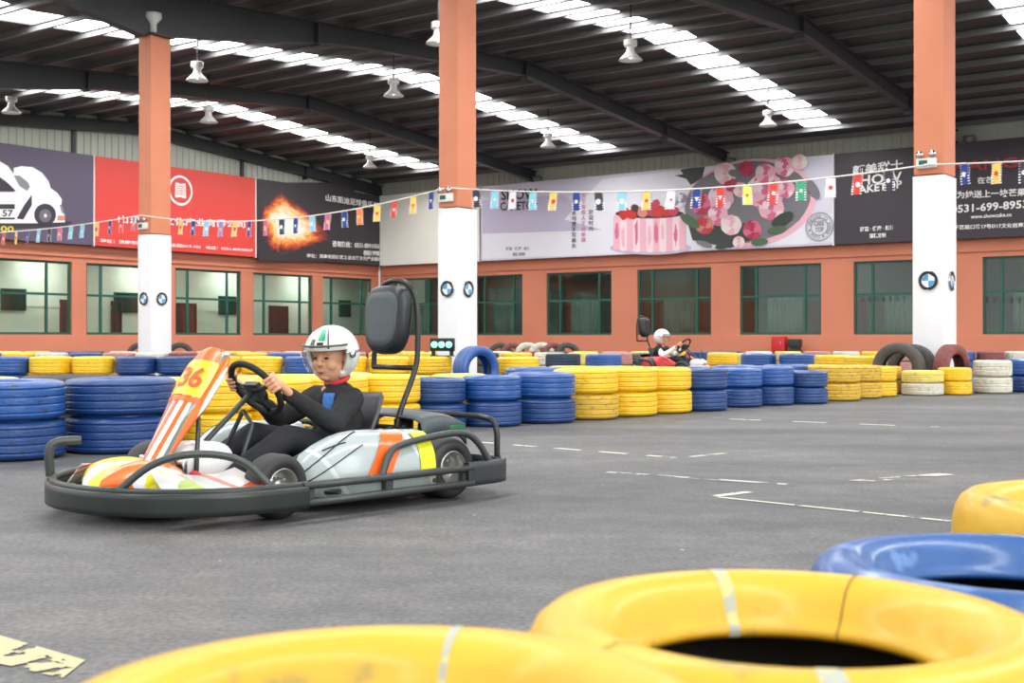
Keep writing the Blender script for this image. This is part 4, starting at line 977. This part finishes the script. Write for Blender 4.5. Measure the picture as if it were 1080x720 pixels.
    for x, z, hw, lip in path:
        rings.append([(x+.55*lip*(abs(c)**3)*(1 if z > .15 else .3), hw*c, z+lip*(abs(c)**3)*(.25 if z > .2 else 1)) for c in [-1+2*i/14 for i in range(15)]])
    mb = MB(); mb.loft(rings, closed=False); o = mb.build('seat', 'seat_plastic', r); md = o.modifiers.new('s', 'SOLIDIFY'); md.thickness = .018
    # headrest
    hr = Matrix.Translation((-.70, 0, .84)) @ Matrix.Rotation(math.radians(-4), 4, 'Y')
    rings = []
    for fx_, sc_ in ((-.035, .90), (-.02, .98), (0, 1.0), (.02, .98), (.04, .90), (.05, .80)):
        rg = []
        for i in range(36):
            a = 2*PI*i/36; cy, sy = math.cos(a), math.sin(a); wy = .15*(1+.12*sy)*sc_; hz = .175*sc_
            rg.append(tuple(hr @ Vector((fx_, math.copysign(abs(cy)**.55, cy)*wy, math.copysign(abs(sy)**.6, sy)*hz))))
        rings.append(rg)
    mb = MB(); mb.loft(rings); hd = mb.build('headrest', 'headrest_black', r)
    mb = MB(); rings = []
    for fx_, sc_ in ((.048, .80), (.056, .76), (.058, .6)):
        rings.append([tuple(hr @ Vector((fx_, math.copysign(abs(math.cos(2*PI*i/36))**.55, math.cos(2*PI*i/36))*.15*(1+.12*math.sin(2*PI*i/36))*sc_, math.copysign(abs(math.sin(2*PI*i/36))**.6, math.sin(2*PI*i/36))*.175*sc_))) for i in range(36)])
    mb.loft(rings); mb.build('pad', 'headrest_grey', hd)
    mb = MB()
    mb.tube([(-.62, .15, .30), (-.635, .155, .38), (-.73, .165, .58), (-.75, .165, .66), (-.755, .16, .92), (-.75, .11, 1.02), (-.75, 0, 1.045), (-.75, -.11, 1.02), (-.755, -.16, .92), (-.75, -.165, .66), (-.745, -.165, .60)], .014, 10, smoothpath=2)
    mb.tube([(-.745, -.165, .60), (-.74, .165, .60)], .014, 10); mb.tube([(-.62, .15, .31), (-.5, .19, .30)], .011, 8); mb.tube([(-.62, .15, .31), (-.66, .22, .08)], .012, 8); mb.tube([(-.62, .15, .31), (-.62, -.15, .31), (-.64, -.22, .08)], .012, 8)
    mb.build('headrest_frame', 'dark_tube', r)
    # engine and cover
    mb = MB(); mb.box((-.86, -.02, .09), (-.66, .20, .27), bev=.02)
    for k in range(6): mb.box((-.85, .20, .10+.026*k), (-.68, .235, .108+.026*k))
    mb.lathe([(0, 0), (.05, 0), (.05, .08), (0, .08)], 18, Matrix.Translation((-.76, .05, .26)), closed=False); mb.build('engine', 'engine_metal', r)
    mb = MB(); mb.lathe([(0, 0), (.035, .0), (.04, .05), (.03, .09), (0, .09)], 16, Matrix.Translation((-.56, .24, .20)), closed=False); mb.tube([(-.52, .26, .24), (-.60, .29, .27), (-.72, .28, .26)], .014, 8, smoothpath=1); mb.build('carburettor', 'brass', r)
    rings = []
    for k in range(9):
        f = k/8; x = -.62-.30*f; zt = .36+.03*math.sin(PI*f)-.02*f; rings.append([(x, y, z) for y, z in ((.34, zt-.10-(.02 if k in (0, 8) else 0)), (.33, zt-.02), (.28, zt), (.10, zt+.01), (-.10, zt+.01), (-.28, zt), (-.33, zt-.02), (-.34, zt-.10))])
    mb = MB(); mb.loft(rings, closed=False); o = mb.build('engine_cover', 'headrest_grey', r); md = o.modifiers.new('s', 'SOLIDIFY'); md.thickness = .01
    mb = MB(); mb.box((-.915, .10, .275), (-.80, .345, .325), bev=.015); mb.build('cover_end', 'cover_green', r)
    # steering
    cen = Vector((.10, 0, .52)); ax = Vector((-.80, 0, .60)).normalized(); e1 = Vector((0, 1, 0)); e2 = e1.cross(ax); e2 = e2 if e2.z > 0 else -e2
    mb = MB(); mb.tube([cen+e1*.15*math.cos(2*PI*i/40)+e2*.14*math.sin(2*PI*i/40) for i in range(40)], .0155, 10, closed=True); sw = mb.build('steering_wheel', 'black_rubber', r)
    mb = MB()
    for a in (.15, PI-.15, -PI/2): mb.tube([cen-ax*.02, cen+(e1*math.cos(a)+e2*math.sin(a))*.145], .012, 8, flat=None)
    mb.add([cen+ax*.005+e1*a+e2*b for a, b in ((-.06, -.03), (-.04, -.06), (.04, -.06), (.06, -.03), (.05, .035), (-.05, .035))]+[cen-ax*.02+e1*a+e2*b for a, b in ((-.06, -.03), (-.04, -.06), (.04, -.06), (.06, -.03), (.05, .035), (-.05, .035))], [(0, 1, 2, 3, 4, 5), (11, 10, 9, 8, 7, 6)]+[(i, (i+1) % 6, (i+1) % 6+6, i+6) for i in range(6)])
    mb.build('spokes', 'dark_plastic', sw)
    mb = MB(); mb.tube([cen-ax*.01, Vector((.36, 0, .30)), Vector((.48, 0, .12))], .013, 10); mb.build('steering_column', 'grey_tube', r)
    mb = MB()
    for s in (-1, 1): mb.tube([(.30, s*.10, .07), (.16, s*.06, .36), (.17, 0, .42)], .011, 8); mb.tube([(.52, s*.16, .07), (.44, s*.06, .40), (.42, 0, .45)], .010, 8)
    for s in (-1, 1): mb.tube([(.12, s*.36, .24), (.36, s*.44, .18)], .01, 8)
    mb.build('steering_support', 'grey_tube', r)
    # fuel tank, pedals
    rings = []
    for k in range(11):
        a = PI*k/10; x = .40-.14*math.cos(a); s_ = .35+.65*math.sin(a)**.6; rings.append([(x, -.02+.13*s_*math.copysign(abs(math.cos(b))**.7, math.cos(b)), .20+.10*s_*math.copysign(abs(math.sin(b))**.7, math.sin(b))) for b in [2*PI*i/20 for i in range(20)]])
    mb = MB(); mb.loft(rings); mb.build('fuel_tank', 'white_plastic', r)
    for s in (-1, 1): mb = MB(); mb.tube([(.60, s*.14, .07), (.585, s*.14, .20)], .009, 8); mb.box((.565, s*.14-.035, .16), (.59, s*.14+.035, .24), bev=.006); mb.build('pedal', 'chrome', r)
    return r
HD = (-.68, -.733); OX, OY_ = -1.10, 5.63
ang = math.atan2(HD[1], HD[0])
kart = build_kart('racing kart number 36 with orange and silver bodywork, driven by child', (OX, OY_, 0), ang)

# ------------------------------------------------------------ driver
def caps(chain, segs=14):
    """one closed surface from joints with radii"""
    pass
def blob(bm, a, b, ra, rb, seg=14):
    a, b = Vector(a), Vector(b); d = b-a; L = d.length
    for p, rr in ((a, ra), (b, rb)):
        bmesh.ops.create_uvsphere(bm, u_segments=seg, v_segments=10, radius=rr, matrix=Matrix.Translation(p))
    if L > 1e-4:
        M = Matrix.Translation((a+b)/2) @ d.to_track_quat('Z', 'Y').to_matrix().to_4x4()
        bmesh.ops.create_cone(bm, cap_ends=True, segments=seg, radius1=ra, radius2=rb, depth=L, matrix=M)
def remesh(bm, name, m, parent, vox, smooth=6, shrink=None):
    me = bpy.data.meshes.new(name); bm.to_mesh(me); bm.free(); tmp = bpy.data.objects.new(name, me); C_.objects.link(tmp)
    md = tmp.modifiers.new('r', 'REMESH'); md.mode = 'VOXEL'; md.voxel_size = vox; md.use_smooth_shade = True
    if smooth: s = tmp.modifiers.new('s', 'SMOOTH'); s.iterations = smooth; s.factor = .5
    dg = bpy.context.evaluated_depsgraph_get(); dg.update(); out = bpy.data.meshes.new_from_object(tmp.evaluated_get(dg)); bpy.data.objects.remove(tmp)
    out.name = name; out.materials.clear(); out.materials.append(MATS[m])
    for p in out.polygons: p.use_smooth = True
    ob = bpy.data.objects.new(name, out); C_.objects.link(ob); ob.parent = parent; return ob
def chainblob(bm, pts):
    for (a, ra), (b, rb) in zip(pts[:-1], pts[1:]): blob(bm, a, b, ra, rb)
def build_driver(label, loc, rotz, jacket='black_cloth', sleeve=None, trousers='trouser', helmet='helmet_white', detail=True):
    r = thing('person', label, 'person', loc, rotz)
    HC = Vector((-.335, 0, .655)); yaw = math.radians(16)
    HM = Matrix.Translation(HC) @ Matrix.Rotation(yaw, 4, 'Z') @ Matrix.Rotation(math.radians(6), 4, 'Y')
    hands = []
    bm = bmesh.new()
    # head: skull, jaw, cheeks, nose, brow, lips, chin
    def hp(x, y, z): return HM @ Vector((x, y, z))
    def sph(x, y, z, rr, sx=1, sy=1, sz=1): bmesh.ops.create_uvsphere(bm, u_segments=20, v_segments=14, radius=rr, matrix=HM @ Matrix.Translation((x, y, z)) @ Matrix.Diagonal((sx, sy, sz, 1)))
    sph(-.005, 0, .02, .092, 1.05, .88, 1.05); sph(.018, 0, -.045, .074, 1.0, .98, 1.0); sph(.055, 0, -.085, .030, 1, 1.1, .8)
    for s in (-1, 1): sph(.052, s*.034, -.032, .034); sph(-.005, s*.083, -.01, .022, .7, .35, 1.1)
    sph(.098, 0, -.022, .0135, 1, .95, .9); blob(bm, hp(.086, 0, .02), hp(.100, 0, -.016), .008, .010); sph(.085, .009, -.026, .009); sph(.085, -.009, -.026, .009)
    sph(.084, 0, -.056, .013, .8, 1.6, .55); sph(.080, 0, -.068, .012, .8, 1.4, .6); blob(bm, hp(.075, .04, .032), hp(.075, -.04, .032), .013, .013)
    chainblob(bm, [((-.35, 0, .60), .045), ((-.355, 0, .52), .045), ((-.36, 0, .46), .08), ((-.38, 0, .33), .10), ((-.37, 0, .18), .10)])
    arms = {}
    for s in (-1, 1):
        sh, el, wr = (-.345, s*.135, .455), (-.185, s*.215, .35), (-.005, s*.150, .475)
        arms[s] = (sh, el, wr)
        chainblob(bm, [((-.36, s*.04, .46), .05), (sh, .045), (el, .034), (wr, .022)])
        chainblob(bm, [((-.34, s*.07, .17), .065), ((.02, s*.13, .30), .05), ((.34, s*.125, .13), .032)])
        # hand closing round the rim
        cen = Vector((.10, 0, .52)); ax = Vector((-.80, 0, .60)).normalized(); e1 = Vector((0, 1, 0)); e2 = e1.cross(ax); e2 = e2 if e2.z > 0 else -e2
        th = math.radians(12) if s > 0 else PI-math.radians(12)
        rim = cen+e1*.15*math.cos(th)+e2*.14*math.sin(th)
        rad = (rim-cen).normalized(); tan = rad.cross(ax).normalized(); tan = tan if tan.z > 0 else -tan   # along the rim, upwards
        palm = rim+ax*.018+rad*.020
        chainblob(bm, [(wr, .020), (tuple(palm-tan*.012), .019)]); chainblob(bm, [(tuple(palm+tan*.018), .016), (tuple(palm-tan*.024), .015)])
        for k in range(4):
            L = (.9, 1.0, .95, .78)[k]; b0 = rim+tan*(.034-.0205*k)
            def cp(a, q=.026): return tuple(b0+(ax*math.cos(a)+rad*math.sin(a))*q*1.0)
            chainblob(bm, [(cp(math.radians(30), .030), .0090), (cp(math.radians(95), .029), .0084), (cp(math.radians(100+75*L), .026), .0078), (cp(math.radians(100+140*L), .024), .0070)])
        t0_ = palm+tan*.020-rad*.004
        chainblob(bm, [(tuple(palm-tan*.005), .013), (tuple(rim+tan*.030+ax*.024-rad*.004), .0105), (tuple(rim+tan*.046+ax*.008-rad*.022), .0088)])
    body = remesh(bm, 'body', 'skin', r, .003 if detail else .009, 3)
    # face details
    for s in (-1, 1):
        mb = MB(); mb.ball((0, 0, 0), (.006, .0125, .006), HM @ Matrix.Translation((.083, s*.031, .006)), 12, 8); mb.build('eye', 'eye', r)
        mb = MB(); mb.tube([HM @ Vector((.083, s*.018, .026)), HM @ Vector((.085, s*.032, .031)), HM @ Vector((.074, s*.047, .027))], .0028, 6); mb.build('eyebrow', 'hair', r)
    mb = MB(); mb.ball((0, 0, 0), (.005, .018, .0045), HM @ Matrix.Translation((.093, 0, -.062)), 12, 8); mb.build('mouth', 'lip', r)
    # jacket
    bm = bmesh.new()
    chainblob(bm, [((-.365, 0, .50), .062), ((-.375, 0, .44), .105), ((-.385, 0, .33), .125), ((-.375, 0, .20), .125)])
    for s in (-1, 1):
        sh, el, wr = [Vector(v) for v in arms[s]]; chainblob(bm, [((-.37, s*.05, .44), .085), (tuple(sh), .062), (tuple(el), .050), (tuple(wr.lerp(el, -.12)), .036)])
        chainblob(bm, [((-.35, s*.06, .25), .09), ((-.34, s*.07, .19), .085)])
    jk = remesh(bm, 'jacket', jacket, r, .007 if detail else .012, 5)
    tx = bpy.data.textures.new('folds', 'CLOUDS'); tx.noise_scale = .06; dm = jk.modifiers.new('folds', 'DISPLACE'); dm.texture = tx; dm.strength = .012; dm.mid_level = .5
    if sleeve: 
        jk.data.materials.append(MATS[sleeve])
        for p in jk.data.polygons:
            if p.center.x > -.27: p.material_index = 1
    else:
        jk.data.materials.append(MATS['blue_cloth']); jk.data.materials.append(MATS['pattern_blue'])
        for p in jk.data.polygons:
            c = p.center
            if c.x > -.30 and .01 < c.y < .075 and .40 < c.z < .485: p.material_index = 1
            elif c.x > -.33 and abs(c.y) < .16 and c.z < .27: p.material_index = 2
    mb = MB(); mb.tube([(-.372+.05*math.cos(a), .055*math.sin(a), .548+.02*math.cos(a)*-1) for a in [2*PI*i/20 for i in range(20)]], .013, 8, closed=True); mb.build('collar', 'red_cloth', r)
    # trousers and shoes
    bm = bmesh.new(); chainblob(bm, [((-.37, -.05, .17), .10), ((-.37, .05, .17), .10)])
    for s in (-1, 1): chainblob(bm, [((-.36, s*.07, .165), .085), ((-.15, s*.11, .25), .072), ((.02, s*.13, .295), .062), ((.2, s*.13, .21), .052), ((.33, s*.125, .135), .042)])
    remesh(bm, 'trousers', trousers, r, .007 if detail else .012, 4)
    for s in (-1, 1):
        bm = bmesh.new(); chainblob(bm, [((.34, s*.125, .11), .042), ((.36, s*.13, .088), .034), ((.44, s*.135, .105), .036), ((.51, s*.137, .16), .028)]); remesh(bm, 'shoe', 'red_cloth', r, .006, 3)
    # helmet shell with open face
    mb = MB(); bm = bmesh.new(); bmesh.ops.create_uvsphere(bm, u_segments=48, v_segments=32, radius=1)
    dele = []
    for v in bm.verts:
        x, y, z = v.co; v.co = Vector((x*(.142 if x > 0 else .150)-.006, y*.128, z*.138+.018))
        if z < -.1: v.co.y *= 1-.10*(-z); v.co.x *= 1
    for f in bm.faces:
        c = f.calc_center_median()
        front = c.x > .02-(.02 if c.z < -.02 else 0)
        if (c.z < .048 and c.x > .028 and c.z > -.2) or c.z < -.098: dele.append(f)
    bmesh.ops.delete(bm, geom=dele, context='FACES')
    mb.addbm(bm, HM); hm = mb.build('helmet', helmet, r); md = hm.modifiers.new('s', 'SOLIDIFY'); md.thickness = .02; md.offset = -1
    bm = bmesh.new(); bmesh.ops.create_uvsphere(bm, u_segments=48, v_segments=32, radius=1); dele = []
    for v in bm.verts: v.co = Vector((v.co.x*.153-.006, v.co.y*.134, v.co.z*.143+.018))
    for f in bm.faces:
        c = f.calc_center_median()
        if not (c.x > -.005 and -.062 < c.z < .066): dele.append(f)
    bmesh.ops.delete(bm, geom=dele, context='FACES'); mb = MB(); mb.addbm(bm, HM); vs = mb.build('visor', 'visor_glass', hm)
    for s in (-1, 1):
        mb = MB(); M = HM @ Matrix.Translation((.015, s*.133, .018)) @ Matrix.Rotation(-s*PI/2, 4, 'X'); mb.lathe([(0, .012), (.014, .012), (.017, .004), (.017, 0)], 18, M, closed=False)
        pts = [HM @ Vector((-.006+.157*math.cos(a), s*.137*math.sin(a), .018+.012)) for a in [PI/2+.25-k*.11 for k in range(7)]]; mb.tube(pts, .006, 8)
        mb.build('visor_pivot', 'chrome', hm)
    pts = [HM @ Vector((-.006+.146*math.cos(a), .132*math.sin(a), .068)) for a in [-1.25+k*2.5/24 for k in range(25)]]; mb = MB(); mb.tube(pts, .0055, 8); mb.build('brow_trim', 'helmet_trim', hm)
    def patch(a0, a1, e0, e1_, m, nm, o=.002):
        rings = []
        for i in range(9):
            a = a0+(a1-a0)*i/8; rg = []
            for j in range(7):
                e = e0+(e1_-e0)*j/6; rg.append(HM @ Vector((math.cos(a)*math.cos(e)*(.142+o)-.006, math.sin(a)*math.cos(e)*(.128+o), math.sin(e)*(.138+o)+.018)))
            rings.append(rg)
        mb = MB(); mb.loft(rings, closed=False); mb.build(nm, m, hm)
    if detail:
        patch(.10, .42, .55, 1.05, 'helmet_green', 'green_stripe'); patch(.52, .60, .26, 1.2, 'helmet_trim', 'line_stripe'); patch(-.25, -.02, .3, .62, 'helmet_trim', 'line_stripe'); patch(.08, .36, .33, .5, 'hair', 'line_stripe')
    return r
drv = build_driver('child in black jacket and white open-face helmet steering number 36 kart', (OX, OY_, 0), ang)
# second kart in the distance
F2 = 23.9; x2 = (700-540)/FPX*F2; d2 = math.atan2(-.62, .78)
def dist_root(o, name_map=None): pass
k2 = copy_tree(kart); k2.location = (x2+.3, F2, 0); k2.rotation_euler = (0, 0, d2); k2['label'] = 'distant dark kart with tall black headrest behind the tyre rows'
d2o = build_driver('distant person in white helmet and pale sleeves driving far kart', (x2+.3, F2, 0), d2, jacket='black_cloth', sleeve='helmet_white', detail=False)
for o in list(k2.children):
    if o.name.startswith('nose_cone'):
        o.data = o.data.copy(); o.data.materials[0] = MATS['red_plastic' if o.name.startswith('nose') else 'black']
    if o.name.startswith(('side_pod', 'pod_band', 'engine_cover')): o.data = o.data.copy(); o.data.materials[0] = MATS['red_plastic' if o.name.startswith('side') else 'headrest_black']
    if o.name.startswith(('number', 'panel_cap', 'panel_trim', 'front_panel')): bpy.data.objects.remove(o)
    elif o.name.startswith('headrest') and o.children:
        for c in o.children: c.data = c.data.copy(); c.data.materials[0] = MATS['headrest_black']

k2.scale = d2o.scale = (1.14, 1.14, 1.14)
# ------------------------------------------------------------ start light and things by the back wall
Fs = 16.9; x = (463-540)/FPX*Fs
r = thing('start_light', 'black start light with three round green lamps on yellow tyres', 'traffic light', (x+.05, Fs-.02, .494))
mb = MB(); mb.box((-.17, -.06, .07), (.17, .06, .25), bev=.01); mb.build('housing', 'black', r)
mb = MB(); mb.box((-.15, -.05, 0), (-.10, .05, .075)); mb.box((.10, -.05, 0), (.15, .05, .075)); mb.box((-.17, -.1, 0), (.17, .02, .012)); mb.build('feet', 'black', r)
for i in (-1, 0, 1):
    mb = MB(); mb.lathe([(0, .0), (.045, 0), (.045, .014), (.02, .022), (0, .024)], 24, Matrix.Translation((i*.1-.01, -.06, .16)) @ Matrix.Rotation(PI/2, 4, 'X'), closed=False); mb.build('green_lamp', 'green_light', r)
t, z = bw(827, 366, -1.0); 
r = roomthing('fire_extinguisher_box', 'red upright cabinet standing by the back wall under a window', 'cabinet', t-.3, -.7, 0)
H = z+.42
mb = MB(); mb.box((-.26, -.2, 0), (.26, .2, .80), bev=.05); mb.build('body', 'red_plastic', r)
mb = MB(); mb.box((-.17, -.215, .15), (.17, -.2, .72), bev=.006); mb.build('door', 'red_plastic', r)
mb = MB(); mb.box((.12, -.24, .5), (.14, -.21, .62)); mb.build('handle', 'chrome', r)
r = roomthing('crate_stack', 'dark grey crate beside the red cabinet at back wall', 'crate', t+.3, -.7, 0)
mb = MB()
for z0 in (0, .4): mb.box((-.2, -.2, z0), (.2, .2, z0+.3), bev=.02)
mb.box((-.16, -.16, .3), (.16, .16, .42))
mb.build('body', 'dark_plastic', r)
